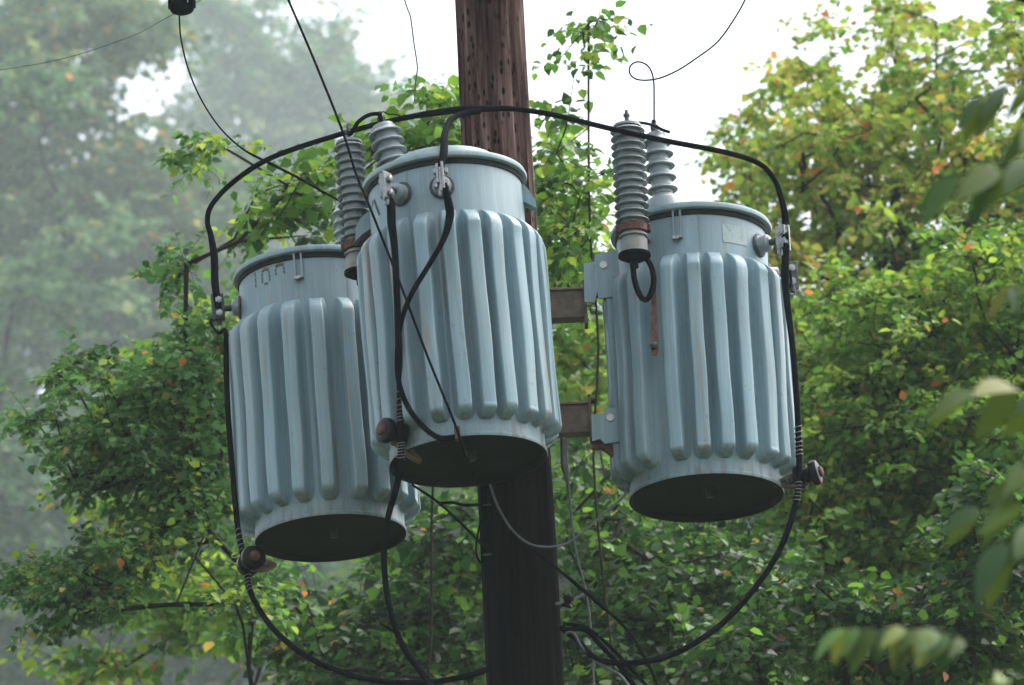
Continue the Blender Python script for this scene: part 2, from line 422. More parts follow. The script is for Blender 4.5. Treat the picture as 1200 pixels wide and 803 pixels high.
# seams and lid clips
def seam(T, phi, z0, z1):
    s = MB(); strip(s, T, (phi, z0), (phi, z1), .006, TR + .0022, 12); s.build('weld_seam', M_paint, T.o)
seam(TM, -29, .02, TM.H - .03); seam(TT, 5, .84, TT.H - .03); seam(TL, 30, .84, TL.H - .03)

def clip(T, px, py):
    ph, z = tank_hit(T, px, py, TR + .01)
    M = align(cyl(ph, 0, TR), Vector((0, 0, 1)), Vector((math.cos(R_(ph)), math.sin(R_(ph)), 0)))
    s = MB(); h = T.H - .024
    for dx in (-.013, .013): s.box((dx, -.007, (h + z) / 2), .007, .009, h - z)
    s.build('lid_clip', M_paint, T.o, M)
    s = MB(); s.box((0, -.012, z - .004), .036, .02, .009); s.box((-.004, -.02, z - .010), .022, .008, .006); s.build('clip_foot', M_metal, T.o, M)
clip(TL, 350, 324); clip(TT, 794, 277)

# stencilled 100 on the left tank
Hh = .060
for k, (px, py) in enumerate(((299.5, 328), (311.5, 324), (328, 318.5))):
    ph, z = tank_hit(TL, px, py); dg = lambda m: math.degrees(m / TR)
    s = MB()
    if k == 0:
        for (a, b_) in ((-.5, -.28), (-.2, .1), (.2, .46)): strip(s, TL, (ph, z + Hh * a), (ph, z + Hh * b_), .006, TR + .0018, 1)
    else:
        w = .0165
        strip(s, TL, (ph - dg(w), z + Hh * .36), (ph, z + Hh * .5), .010); strip(s, TL, (ph - dg(.004), z + Hh * .48), (ph + dg(w), z + Hh * .40), .011)
        for sx in (-1, 1):
            for (a, b_) in ((.08, .26), (-.16, .02), (-.36, -.22)):
                if k == 2 and a < -.2: continue
                strip(s, TL, (ph + sx * dg(w + .001), z + Hh * a), (ph + sx * dg(w), z + Hh * b_), .0065, TR + .0018, 1)
        if k == 1: strip(s, TL, (ph - dg(.008), z - Hh * .47), (ph + dg(.009), z - Hh * .46), .007)
    s.build('stencilled_digit', M_sten, TL.o, auto=False)
s = MB()
strip(s, TM, tank_hit(TM, 438.5, 234), tank_hit(TM, 445, 252), .010); strip(s, TM, tank_hit(TM, 437.6, 235), tank_hit(TM, 435.5, 249), .006)
s.build('painted_mark', M_mark, TM.o, auto=False)
s = MB(); a0 = tank_hit(TT, 846, 262); a1 = tank_hit(TT, 875, 290); n = 10; vs = []
for i in range(n + 1):
    for zz in (a0[1], a1[1] + .004):
        p = cyl(a0[0] + (a1[0] - a0[0]) * i / n, zz, TR + .0015); vs.append(p)
s.add(vs, [(2 * i, 2 * i + 2, 2 * i + 3, 2 * i + 1) for i in range(n)], True); s.build('faded_decal', M_decal, TT.o, auto=False)
# dark grease smear under the middle terminal
# low-voltage bushings
tm1 = lv_bushing(TM, -34, tank_hit(TM, 470, 228)[1] - .0, .042)
tm2 = lv_bushing(TM, -2, tank_hit(TM, 519, 216)[1] - .01, .03)
tr1 = lv_bushing(TT, 60, tank_hit(TT, 886, 286)[1], .045)
tr2 = lv_bushing(TT, 100, tank_hit(TT, 886, 300)[1] - .0, .040, plate=M_dmetal)
tl1 = lv_bushing(TL, -84, tank_hit(TL, 285, 353)[1], .03, plate=M_dmetal)
tl2 = lv_bushing(TL, -122, tank_hit(TL, 285, 366)[1] - .02, .03)

# high-voltage bushings
def hv_bushing(T, top, base, Y, n, pitch, rc, rs, name='high_voltage_bushing'):
    a = loc(T, *base, Y); b = loc(T, *top, Y); L = (b - a).length
    M = align(a, b - a); s = MB(); s.lathe([(rs * 1.12, -.05), (rs * 1.12, .004), (rs * 1.02, .012), (rc * 1.05, .016), (rc, .03)], 40)
    sheds(s, .035 + pitch * .45, n, pitch, rc, rs, .009, .0055)
    zt = .035 + pitch * (n - .0)
    s.lathe([(rc, zt - pitch * .1), (rc * .9, zt + .006), (rc * .5, zt + .012), (.0, zt + .013)], 32)
    bsh = s.build(name, M_porc, T.o, M)
    g = MB(); g.lathe([(.013, 0), (.013, .03), (.009, .034), (.009, .05), (0, .052)], 12, Matrix.Translation((0, 0, zt + .010)))
    g.box((0, 0, zt + .03), .03, .018, .014); g.build('terminal_cap', M_dmetal, bsh)
    return T.M @ (M @ Vector((0, 0, zt + .045)))
hv_m = hv_bushing(TM, (447, 141), (464, 204), 17.22, 4, .038, .042, .062)
hv_r = hv_bushing(TT, (767, 150), (778, 238), 17.68, 5, .0465, .038, .058)
hv_l = hv_bushing(TL, (404, 240), (408, 300), 18.0, 4, .04, .036, .052)

# surge arresters
def arrester(T, top, base, Y, n, rs, wallphi, low=True):
    a = loc(T, *base, Y); b = loc(T, *top, Y); L = (b - a).length; pitch = L / n
    M = align(a, b - a); s = MB(); sheds(s, pitch * .5, n, pitch, rs * .70, rs, .006, .0045)
    s.lathe([(rs * .82, L - .004), (rs * .8, L + .006), (rs * .45, L + .012), (0, L + .013)], 32)
    ar = s.build('surge_arrester', M_poly, T.o, M)
    g = MB(); g.lathe([(.008, 0), (.008, .03), (.012, .031), (.012, .04), (.006, .042), (.006, .055)], 8, Matrix.Translation((0, 0, L + .01)), True, True); g.build('top_terminal', M_dmetal, ar)
    g = MB(); g.lathe([(rs * .70, 0), (rs * .84, -.004), (rs * .84, -.032), (rs * .7, -.036)], 32); g.build('clamp_band', M_rust, ar)
    g = MB(); g.lathe([(rs * .66, -.034), (rs * .66, -.042), (rs * .82, -.044), (rs * .82, -.050), (rs * .66, -.052), (rs * .66, -.06), (rs * .78, -.062), (rs * .76, -.108), (rs * .9, -.112), (rs * .9, -.122), (rs * .4, -.135), (0, -.136)], 32)
    g.build('base_collar', M_beige, ar)
    g = MB(); g.lathe([(rs * .92, -.113), (rs * .93, -.124), (rs * .5, -.138), (.012, -.142), (.012, -.165), (0, -.166)], 32); g.build('disconnector', M_black, ar)
    # arm from band to tank wall
    q = M.inverted() @ cyl(wallphi, (M @ Vector((0, 0, -.02))).z, TR - .004)
    g = MB(); g.tube([Vector((0, 0, -.018)), q * .5 + Vector((0, 0, -.012)), q], .012, 8); g.box((0, 0, -.018), rs * 2.0, .03, .028)
    g.build('support_arm', M_rust, ar)
    return T.M @ (M @ Vector((0, 0, L + .05))), T.M @ (M @ Vector((0, 0, -.15)))
ar_r, ab_r = arrester(TT, (735, 149), (741.5, 263), 17.26, 13, .0625, -38)
ar_m, ab_m = arrester(TM, (409, 168), (418, 283), 17.27, 12, .0575, -100)

# black U strap and rusty slotted bar under the right-hand arrester
s = MB(); s.tube(smooth([loc(TT, 741, 305, 17.25), loc(TT, 744, 330, 17.24), loc(TT, 752, 349, 17.23), loc(TT, 760, 349, 17.23), loc(TT, 766, 332, 17.25), loc(TT, 763, 312, 17.27), loc(TT, 752, 296, 17.28)], 6), .0105, 8)
s.build('lead_strap', M_tape, TT.o)
s = MB(); q = [loc(TT, *p, 17.262) for p in ((763.5, 335), (768.5, 334), (772, 410), (769.5, 417), (764, 415), (762.5, 406))]
s.prism(q, (0, .008, 0)); s.build('slotted_bar', M_rust, TT.o)
s = MB(); s.lathe([(.013, 0), (.013, .012), (.006, .016)], 12, align(loc(TT, 766, 405, 17.26), (0, -1, 0)), True, True); s.build('bar_bolt', M_dmetal, TT.o)

# lifting lugs / side brackets
def pprism(T, pts, Y, th, name, m):
    s = MB(); s.prism([loc(T, *p, Y) for p in pts], (0, th, 0)); return s.build(name, m, T.o)
pprism(TM, [(603, 206), (617, 219), (627, 233), (629, 244), (618, 238), (603, 232)], 17.10, .05, 'lifting_lug', M_paint)
s = MB(); s.box((0, 0, 0), .008, .03, .07, align(loc(TM, 611, 246, 17.15), (.0, 0, 1))); s.build('lug_rib', M_paint, TM.o)
pprism(TM, [(434, 246), (422, 256), (417, 266), (416, 283), (424, 275), (434, 268)], 17.16, .05, 'lifting_lug', M_paint)
# hanger plates on the right-hand transformer
def hanger(T, pts, hole, Y):
    s = MB(); q = [loc(T, *p, Y) for p in pts]; s.prism(q, (0, .008, 0)); o = s.build('hanger_plate', M_lid, T.o)
    s = MB(); s.lathe([(.0, 0), (.0085, 0), (.0095, .001), (.0135, .0015), (.0135, -.003)], 16, align(loc(T, *hole, Y - .004), (0, -1, 0))); s.build('bolt_hole', M_hole, o)
M_hole = mat('pale_washer', (.62, .62, .56), .6)
def hang2(dy):
    pass
hanger(TT, [(684, 309), (697, 306), (697, 298), (724, 293), (728, 346), (701, 350), (700, 341), (697, 354), (685, 354)][::-1], (707, 310), 17.50)
hanger(TT, [(693, 486), (708, 484), (708, 479), (726, 477), (728, 517), (709, 520), (703, 514), (694, 517)][::-1], (715, 489), 17.50)
for pts in ([(686, 343), (698, 346), (701, 336), (718, 332), (718, 356), (710, 353), (705, 346), (688, 350)], [(694, 516), (707, 515), (711, 510), (727, 510), (727, 536), (716, 534), (706, 525), (694, 526)]):
    s = MB(); s.prism([loc(TT, *p, 17.515) for p in pts][::-1], (0, .02, 0)); s.build('hook_bracket', M_rust, TT.o)

# cable supports at the tank feet (spool insulators on rusty clevises)
def support(T, px, py, Y, edge, ax, knob=False):
    c = loc(T, px, py, Y); M = align(c, Vector(ax)) @ Matrix.Scale(1.4, 4)
    s = MB(); s.lathe([(0, -.032), (.026, -.032), (.031, -.028), (.031, -.012), (.020, -.006), (.020, .006), (.031, .012), (.033, .020), (.031, .030), (.024, .033), (0, .033)], 28, M)
    sp = s.build('cable_support', M_spool, T.o)
    g = MB(); g.lathe([(0, .042), (.009, .042), (.014, .039), (.015, .032)], 8, M); g.build('spool_bolt', M_rust, sp)
    g = MB(); g.lathe([(.009, -.03), (.011, -.042), (.011, -.05), (0, -.052)][::-1], 8, M); g.build('spool_nut', M_dmetal, sp)
    e = loc(T, *edge); g = MB(); g.tube(smooth([c + Vector((0, 0, -.026)), c.lerp(e, .5) + Vector((0, 0, -.024)), e], 5), .011, 8)
    g.tube(smooth([c + Vector((.0, 0, .030)), c.lerp(e, .5) + Vector((0, -.004, .010)), e], 5), .010, 8); g.lathe([(.017, -.012), (.019, 0), (.017, .012)], 6, align(c.lerp(e, .55), (0, -1, .2)), True, True)
    g.build('clevis', M_arm, sp)
support(TM, 460, 507, 16.92, (492, 541, 17.0), (-.75, -.62, .1))
support(TL, 294, 658, 17.82, (322, 662, 17.9), (.35, -.9, .1))
support(TT, 946, 557, 17.50, (908, 567, 17.55), (.9, -.25, .15))
# small porcelain tie where the looped lead meets the middle tank rim
s = MB(); s.box((0, 0, 0), .02, .02, .05, align(loc(TM, 536, 508, 16.83), (0, 0, 1))); s.build('rim_clamp', M_rust, TM.o)

# ------------------------------------------------------------------ pole
PX = P(594.5, 401.4, 17.6).x
pole_root = empty('utility_pole', (PX, 17.6, 0)); tag(pole_root, 'reddish brown wooden utility pole with cracked grain, dark below the transformers', 'utility pole')
def pole_r(z): return .1580 - .00365 * z
rg = np.random.default_rng(5); nA = 120; zs = np.concatenate([np.linspace(-.3, 5.6, 30), np.linspace(5.7, 10.6, 330), np.linspace(10.8, 13, 12)])
ang = np.linspace(0, 2 * np.pi, nA, endpoint=False); V = []
gro = sum(a * np.cos(k * ang + p)[None, :] * np.ones((len(zs), 1)) for k, a, p in [(int(rg.integers(3, 60)), rg.uniform(.0002, .0009), rg.uniform(0, 6)) for _ in range(26)])
wob = sum(a * np.cos(k * ang[None, :] + q * zs[:, None] + p) for k, a, q, p in [(int(rg.integers(1, 40)), rg.uniform(.0003, .0008), rg.uniform(-3, 3), rg.uniform(0, 6)) for _ in range(22)])
rad = pole_r(zs)[:, None] + gro + wob
for (a0, zc, ln, dp, w) in [(4.35, 9.3, 1.6, .010, .030), (4.1, 8.9, 1.2, .008, .025), (4.9, 9.6, .8, .006, .02), (5.3, 9.0, .9, .006, .02), (3.9, 9.7, .9, .007, .025), (4.6, 7.2, 1.2, .008, .03), (5.0, 6.6, .9, .006, .02)]:
    da = np.abs((ang[None, :] - a0 - .03 * np.sin(zs[:, None] * 3) + np.pi) % (2 * np.pi) - np.pi)
    rad -= dp * np.exp(-(da / w) ** 2) * np.exp(-((zs[:, None] - zc) / ln) ** 4)
X = rad * np.cos(ang); Yy = rad * np.sin(ang); Z = np.repeat(zs[:, None], nA, 1)
vs = np.stack([X, Yy, Z], -1).reshape(-1, 3).tolist(); fs = []
for j in range(len(zs) - 1):
    for i in range(nA):
        k = (i + 1) % nA; fs.append((j * nA + i, j * nA + k, (j + 1) * nA + k, (j + 1) * nA + i))
fs.append(tuple((len(zs) - 1) * nA + i for i in range(nA)))
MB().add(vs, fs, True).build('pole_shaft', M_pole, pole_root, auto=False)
pc = Vector((PX, 17.6, 0))
def arm(z, target, h=.115, w=.06, end=None):
    d = Vector((target.x - PX, target.y - 17.6, 0)); L = end or (d.length - TR - .09); d.normalize()
    M = align((0, 0, z), d, Vector((0, 0, 1)))  # local z outwards, x up
    s = MB(); r0 = pole_r(z) - .02
    s.box((h / 2 - .004, 0, (r0 + L) / 2), .008, w, L - r0); s.box((-h / 2 + .004, 0, (r0 + L) / 2), .008, w, L - r0); s.box((0, .018, (r0 + L) / 2), h - .017, .008, L - r0)
    a = s.build('mounting_arm', M_arm, pole_root, M)
    s = MB(); s.box((0, 0, L + .006), h * 1.45, w * 1.1, .012); s.build('arm_plate', M_arm, a)
    s = MB(); s.lathe([(.012, 0), (.012, .014), (.006, .018)], 6, Matrix.Translation((h * .6, .0, L + .012)) , True, True); s.build('arm_bolt', M_rust, a)
zu = P(662, 358, 17.6).z; zl = P(672, 492, 17.6).z
rt = TT.M @ Vector((0, 0, .5)); lt = TL.M @ Vector((0, 0, .5)); mt = TM.M @ Vector((0, 0, .5))
e_u = (P(683, 358, 17.58) - P(594.5, 358, 17.6)).x + .00
arm(zu, rt, end=P(684, 358, 17.58).x - PX); arm(zl, rt, end=P(690, 492, 17.58).x - PX)
for t in (lt, mt): arm(zu, t, h=.10); arm(zl, t, h=.10)
for z in (zu + .03, zl - .03):
    s = MB(); r = pole_r(z) + .0015; s.lathe([(r, -.02), (r + .004, -.02), (r + .004, .02), (r, .02)], 64, Matrix.Translation((0, 0, z))); s.build('pole_band', M_arm, pole_root)
# small side insulator with pin on the pole
c = P(665, 706, 17.55) - pc
s = MB(); s.lathe([(0, -.02), (.016, -.02), (.022, -.012), (.014, -.004), (.014, .004), (.022, .012), (.02, .022), (0, .024)], 20, align(c, (.3, -.2, 1))); ins = s.build('side_insulator', M_spool, pole_root)
s = MB(); s.tube([c + Vector((-.10, .02, 0)), c, c + Vector((.075, -.01, .03))], .0055, 8); s.build('insulator_pin', M_metal, ins)
s = MB()
for k in range(3):
    a = [P(x + k * 2, y, 17.455 - .002 * k) - pc for (x, y) in ((563, 560), (566, 600), (572, 650), (573, 700))]
    s.tube(smooth(a, 6), .004, 6)
s.build('ground_lead', M_black, pole_root)
s = MB()
for yy in (592, 650): s.box((0, 0, 0), .03, .012, .004, align(P(571, yy, 17.45) - pc, (0, 0, 1)))
s.build('lead_staple', M_dmetal, pole_root)

# ------------------------------------------------------------------ cables
def cable(name, label, cat, pts, r, m=M_black, group=None, n=10, wraps=None, rs=None, k=8):
    w = [P(*p) if not isinstance(p, Vector) else p for p in pts]
    org = w[0].copy()
    if rs: q, ro = smooth(w, k, rs)
    else: q = smooth(w, k); ro = [r] * len(q)
    s = MB(); s.tube([p - org for p in q], ro, n)
    o = s.build(name, m, None, auto=False); o.location = org; tag(o, label, cat, group)
    return o, q, org

def wrap(o, q, org, i0, i1, r, turns):
    """preformed tie wire wound round the cable: a child of it"""
    s = MB(); pts = []; N_ = turns * 10
    for i in range(N_ + 1):
        f = i0 + (i1 - i0) * i / N_; a = int(f); t = f - a; a = min(a, len(q) - 2)
        p = q[a].lerp(q[a + 1], t); d = (q[a + 1] - q[a]).normalized(); u = d.cross(Vector((0, 1, 0))).normalized(); v = d.cross(u)
        an = 2 * math.pi * turns * i / N_; pts.append(p - org + (u * math.cos(an) + v * math.sin(an)) * r)
    s.tube(pts, .0019, 5); s.build('tie_wire', M_tie, o, auto=False)

G = 'black insulated leads of the transformer bank'
cr_ = .0098; tp = .0145
cable('bus_cable', 'thick black cable arching over all three transformers in front of the pole', 'cable',
      [tl1 + Vector((-.0, -.015, -.005)), (252, 333, 17.93), (251, 300, 17.93), (247, 276, 17.92), (243, 258, 17.9), (249, 239, 17.85), (275, 212, 17.7), (320, 184, 17.5), (400, 157, 17.3), (470, 139, 17.22), (530, 129.5, 17.22), (560, 127.5, 17.25), (600, 127.5, 17.3), (650, 135, 17.3), (710, 149.5, 17.16), (780, 165, 17.15), (850, 178.5, 17.25), (890, 192, 17.35), (908, 212, 17.42), (917, 238, 17.44), (921, 262, 17.45), tr1 + Vector((0.01, -.015, 0))],
      cr_, group=G, rs=[.012, tp, tp, .011, cr_, cr_, cr_, cr_, cr_, cr_, .0135, .014, cr_, cr_, cr_, cr_, cr_, cr_, cr_, .011, tp, .013])
cable('jumper_cable', 'short black jumper dropping from the arching cable to the middle transformer terminal', 'cable',
      [(562, 130, 17.24), (541, 133.5, 17.2), (527, 142, 17.1), (521, 158, 16.95), (520, 178, 16.82), tm2 + Vector((0, -.01, .03))], .0095, group=G, rs=[.012, .0105, .0105, .0125, .0145, .011])
cable('looped_lead', 'black lead curving down the middle transformer face from its front terminal to the rim', 'cable',
      [tm2 + Vector((.012, -.012, -.025)), (526, 240, 16.76), (527, 255, 16.76), (520, 280, 16.74), (503, 310, 16.74), (482, 345, 16.75), (470, 378, 16.78), (466, 410, 16.8), (467, 445, 16.82), (477, 475, 16.83), (496, 500, 16.83), (515, 513, 16.83), (534, 512, 16.83)], .0092, group=G,
      rs=[.010, .0150, .0148, .0105, .0095, .0095, .0095, .0095, .0095, .0095, .0095, .0095, .0095])
o, q, org = cable('drop_cable', 'black cable running down the left side of the middle transformer and out below the frame', 'cable',
      [tm1 + Vector((0, -.01, -.02)), (458, 240, 16.83), (459, 262, 16.83), (463, 300, 16.82), (467, 400, 16.84), (469, 470, 16.88), (469, 500, 16.88), (470, 530, 16.9), (466, 565, 16.95), (454, 610, 17.0), (450, 655, 17.05), (456, 710, 17.08), (472, 757, 17.1), (497, 792, 17.12), (530, 830, 17.15)], .0115, group=G,
      rs=[.010, .0155, .015, .0118, .0118, .0118, .0118, .0118, .0112, .0105, .0105, .0105, .0105, .0105, .0105])
wrap(o, q, org, 38, 47, .0135, 7); wrap(o, q, org, 53, 58, .0135, 6)
o, q, org = cable('drop_cable', 'black cable hugging the left edge of the left transformer then sagging right to the pole', 'cable',
      [tl1 + Vector((-.01, -.0, -.03)), (247, 378, 17.93), (256, 390, 17.9), (264, 388, 17.88), (265, 420, 17.9), (267, 480, 17.9), (273, 560, 17.9), (279, 620, 17.88), (288, 665, 17.84), (296, 700, 17.8), (325, 742, 17.75), (370, 775, 17.65), (430, 796, 17.55), (490, 800, 17.5), (540, 794, 17.45), (572, 784, 17.46)], .0105, group=G,
      rs=[.006, .005, .005, .008] + [.0105] * 12)
wrap(o, q, org, 56, 61, .0130, 5); wrap(o, q, org, 66, 71, .0130, 5)
o, q, org = cable('drop_cable', 'black cable hanging along the right transformer and swinging back to the pole foot', 'cable',
      [tr1 + Vector((.012, -.01, -.02)), (920, 322, 17.42), (922, 350, 17.42), (928, 400, 17.42), (933, 460, 17.44), (936, 520, 17.46), (936, 560, 17.46), (930, 600, 17.46), (912, 648, 17.46), (880, 695, 17.46), (840, 736, 17.46), (790, 766, 17.46), (740, 777, 17.46), (700, 772, 17.47), (676, 750, 17.5), (658, 735, 17.53)], .0108, group=G,
      rs=[.012, .015, .0125] + [.0108] * 13)
wrap(o, q, org, 37, 43, .0130, 7); wrap(o, q, org, 49, 54, .0130, 6)
cable('ground_pigtail', 'short black pigtail between the lower right terminals', 'wire', [(926, 318, 17.45), (927, 333, 17.45), (922, 339, 17.44), (917, 333, 17.43)], .004, group=None)
cable('arrester_lead', 'curved black lead joining the left arrester to the middle transformer bushing', 'wire', [ar_m, (411, 157, 17.25), (420, 143, 17.22), (432, 135, 17.2), (444, 134, 17.2), (447, 142, 17.21), hv_m], .0075)
cable('loose_wire_end', 'short kinked black wire end beside the middle bushing top', 'wire', [(446, 134, 17.2), (449, 131, 17.2), (456, 134, 17.2), (463, 134, 17.2), (471, 137, 17.2)], .0022)
cable('bushing_link', 'black link wire crossing from the right arrester to the right bushing top', 'wire', [ar_r, (737, 144, 17.28), (752, 144, 17.4), (766, 147, 17.6), (776, 152, 17.66), (785, 155, 17.67)], .0058)
cable('coiled_wire', 'thin dark wire with one open loop rising from the right bushing into the sky', 'wire',
      [hv_r, (766.5, 140, 17.66), (766.5, 112, 17.66), (766, 95, 17.66), (763, 83, 17.65), (757, 75.5, 17.64), (747, 72.5, 17.63), (739, 77, 17.62), (738, 86, 17.62), (745, 92.5, 17.62), (758, 94, 17.6), (775, 91, 17.6), (795, 82, 17.6), (815, 69, 17.6), (840, 50, 17.6), (858, 26, 17.6), (873, 0, 17.6), (890, -40, 17.6)], .0032)
cable('diagonal_wire', 'thin straight black wire crossing in front of the middle transformer to its bottom rim', 'wire',
      [(322, -40, 16.9), (338, 0, 16.85), (365, 63, 16.8), (400, 150, 16.75), (418, 206, 16.72), (431, 237, 16.7), (468, 330, 16.7), (500, 415, 16.7), (532, 494, 16.72), (541, 520, 16.75), (558, 566, 17.0)], .0044)
cable('hanging_wire', 'thin black wire falling from the small black cage to behind the left arrester', 'wire',
      [(210, 14, 17.5), (212, 45, 17.5), (221, 82, 17.5), (236, 117, 17.5), (258, 150, 17.5), (285, 175, 17.52), (313, 190, 17.55), (345, 206, 17.6), (375, 223, 17.65), (392, 232, 17.68), (404, 240, 17.9)], .0036, rs=[.003, .003, .003, .003, .003, .0036, .0052, .0048, .0042, .004, .004])
cable('slack_wire', 'thin wavy greenish wire hanging from above left of the pole', 'wire', [(466, -30, 17.4), (476, 6, 17.4), (481, 20, 17.4), (485, 50, 17.4), (489, 78, 17.4), (487, 96, 17.4), (486, 118, 17.4)], .0028, m=M_thin)
cable('span_wire', 'faint overhead wire holding the small black cage at the upper left corner', 'wire', [(-60, 90, 18.6), (60, 72, 18.2), (150, 44, 17.9), (197, 20, 17.6), (260, -14, 17.5), (420, -110, 17.5)], .0015, m=M_thin)
cable('silver_ground_cable', 'thin silvery cable looping below the bank from the pole to the right transformer', 'cable',
      [(572, 560, 17.43), (582, 590, 17.42), (598, 618, 17.42), (618, 636, 17.42), (640, 641, 17.41), (664, 637, 17.42), (690, 618, 17.43), (712, 598, 17.45), (730, 582, 17.48), (737, 566, 17.5)], .0042, m=M_bare)
cable('guy_strand', 'slender grey strand dropping from the lower bracket right of the pole', 'cable',
      [(661, 514, 17.5), (661, 535, 17.5), (662, 548, 17.5), (666, 570, 17.5), (674, 640, 17.5), (688, 700, 17.5), (694, 760, 17.5), (697, 840, 17.5)], .0035, m=M_bare, rs=[.013, .012, .014, .0045, .0035, .0035, .0035, .0035])
GB = 'black wires fanning out low on the pole'
for i, (pts, r, lb) in enumerate([
    ([(618, 640, 17.45), (655, 668, 17.44), (700, 705, 17.4), (740, 745, 17.4), (770, 800, 17.4), (780, 830, 17.4)], .0052, 'black wire running diagonally down right from the middle of the dark pole'),
    ([(640, 655, 17.46), (680, 690, 17.44), (722, 725, 17.42), (735, 728, 17.42)], .0038, 'short dark wire beside the diagonal wire right of the pole'),
    ([(661, 738, 17.5), (685, 738, 17.5), (700, 752, 17.5), (722, 776, 17.5), (750, 812, 17.5)], .009, 'thicker black wire bending down right at the lower pole edge'),
    ([(660, 731, 17.52), (690, 737, 17.5), (725, 768, 17.52), (765, 812, 17.5)], .0062, 'upper black wire of the low bundle right of the pole'),
    ([(663, 742, 17.5), (672, 742, 17.48), (682, 758, 17.48), (700, 776, 17.47), (727, 792, 17.46), (744, 815, 17.4)], .0048, 'pale scuffed wire curling under the low bundle'),
    ([(722, 728, 17.42), (712, 738, 17.45), (702, 745, 17.48)], .0032, 'short grey tie wire slanting beside the low bundle'),
    ([(483, 568, 17.6), (515, 590, 17.6), (545, 618, 17.55), (568, 642, 17.48)], .0045, 'black wire slanting from under the left transformer to the pole'),
    ([(515, 590, 17.6), (530, 589, 17.58), (545, 592, 17.55), (566, 591, 17.49)], .0055, 'short horizontal black wire joining the pole below the middle transformer'),
    ([(566, 600, 17.48), (560, 625, 17.47), (558, 645, 17.47), (562, 658, 17.48), (572, 662, 17.48)], .004, 'small black wire loop on the left face of the pole')]):
    cable('bundle_wire', lb, 'wire', pts, r, m=M_bare if i in (4, 5) else M_black, group=GB)

# small black cage clamp at the top left
c = P(213, 4, 17.5); rt_ = empty('wire_cage_clamp', c); tag(rt_, 'small black open cage clamp hanging on a wire at the top left', 'clamp')
s = MB(); s.lathe([(0, -.040), (.024, -.039), (.040, -.031), (.045, -.022), (.046, -.014), (.042, -.014), (.038, -.026), (.0, -.032)], 24); s.build('cup', M_black, rt_)
s = MB(); s.lathe([(.046, .0), (.0475, .006), (.046, .012), (.042, .012), (.042, .0), (.046, 0)], 24)
s.lathe([(.05, .04), (.05, .055), (.0, .062)], 24); s.build('ring', M_black, rt_)
s = MB()
for k in range(9):
    a = k * 2 * math.pi / 9 + .2; s.box((.045 * math.cos(a), .045 * math.sin(a), .014), .013, .008, .062)
s.box((-.012, 0, .01), .03, .006, .07); s.build('cage_bars', M_black, rt_)

# ------------------------------------------------------------------ terrain
def ground_h(x, y):
    t = min(1, max(0, (y - 32) / 110)); h = 20 * t * t * (3 - 2 * t)
    t2 = min(1, max(0, (y - 120) / 150)); h += 58 * t2 * t2 * (3 - 2 * t2)
    t3 = min(1, max(0, (y - 270) / 130)); h += 42 * t3 * t3 * (3 - 2 * t3)
    return h + .25 * math.sin(x * .21 + y * .13) * min(1, max(0, (y - 10) / 20)) + .4 * math.sin(x * .07)
def ground():
    m = bpy.data.materials.new('forest_floor'); m.use_nodes = True; nt = m.node_tree; N = nt.nodes; L = nt.links; b = N['Principled BSDF']
    tc = N.new('ShaderNodeTexCoord'); n = N.new('ShaderNodeTexNoise'); n.inputs['Scale'].default_value = 1.3; n.inputs['Detail'].default_value = 10; L.new(tc.outputs['Object'], n.inputs['Vector'])
    r = N.new('ShaderNodeValToRGB'); r.color_ramp.elements[0].position = .35; r.color_ramp.elements[1].position = .65
    r.color_ramp.elements[0].color = (.022, .030, .012, 1); r.color_ramp.elements[1].color = (.055, .062, .028, 1); L.new(n.outputs['Fac'], r.inputs[0]); L.new(r.outputs[0], b.inputs['Base Color'])
    b.inputs['Roughness'].default_value = .95
    nx, ny = 90, 110; vs = []; fs = []
    for j in range(ny + 1):
        for i in range(nx + 1):
            x = -330 + 660 * i / nx; y = -120 + 620 * j / ny; vs.append((x, y, ground_h(x, y)))
    for j in range(ny):
        for i in range(nx):
            a = j * (nx + 1) + i; fs.append((a, a + 1, a + nx + 2, a + nx + 1))
    o = MB().add(vs, fs, True).build('ground', m, auto=False); tag(o, 'dark leafy woodland floor rising into a hillside', None, kind='structure')
ground()

# ------------------------------------------------------------------ trees
def leaf_mat(name, trans=.42, rough=.5):
    m = bpy.data.materials.new(name); m.use_nodes = True; nt = m.node_tree; N = nt.nodes; L = nt.links
    b = N['Principled BSDF']; out = N['Material Output']; at = N.new('ShaderNodeAttribute'); at.attribute_name = 'leaf_colour'
    L.new(at.outputs['Color'], b.inputs['Base Color']); b.inputs['Roughness'].default_value = rough; b.inputs['Specular IOR Level'].default_value = .32
    t = N.new('ShaderNodeBsdfTranslucent')
    hs = N.new('ShaderNodeHueSaturation'); hs.inputs['Value'].default_value = 1.5; hs.inputs['Hue'].default_value = .49; L.new(at.outputs['Color'], hs.inputs['Color']); L.new(hs.outputs[0], t.inputs['Color'])
    mx = N.new('ShaderNodeMixShader'); mx.inputs[0].default_value = trans
    L.new(b.outputs[0], mx.inputs[1]); L.new(t.outputs[0], mx.inputs[2]); L.new(mx.outputs[0], out.inputs['Surface'])
    return m
M_leaf = leaf_mat('wet_leaf'); M_nleaf = leaf_mat('walnut_leaf', .22, .6); M_bark = mat('grey_brown_bark', (.026, .022, .018), .95, spec=.1, bump=.7, bscale=30, var=.35, vscale=9, stretch=(1, 1, .3))
M_twig = mat('dark_twig_bark', (.016, .013, .011), .95, spec=.1, bump=.4, bscale=50, var=.3, vscale=14)

def nrm(a): return a / np.maximum(1e-9, np.linalg.norm(a, axis=-1, keepdims=True))

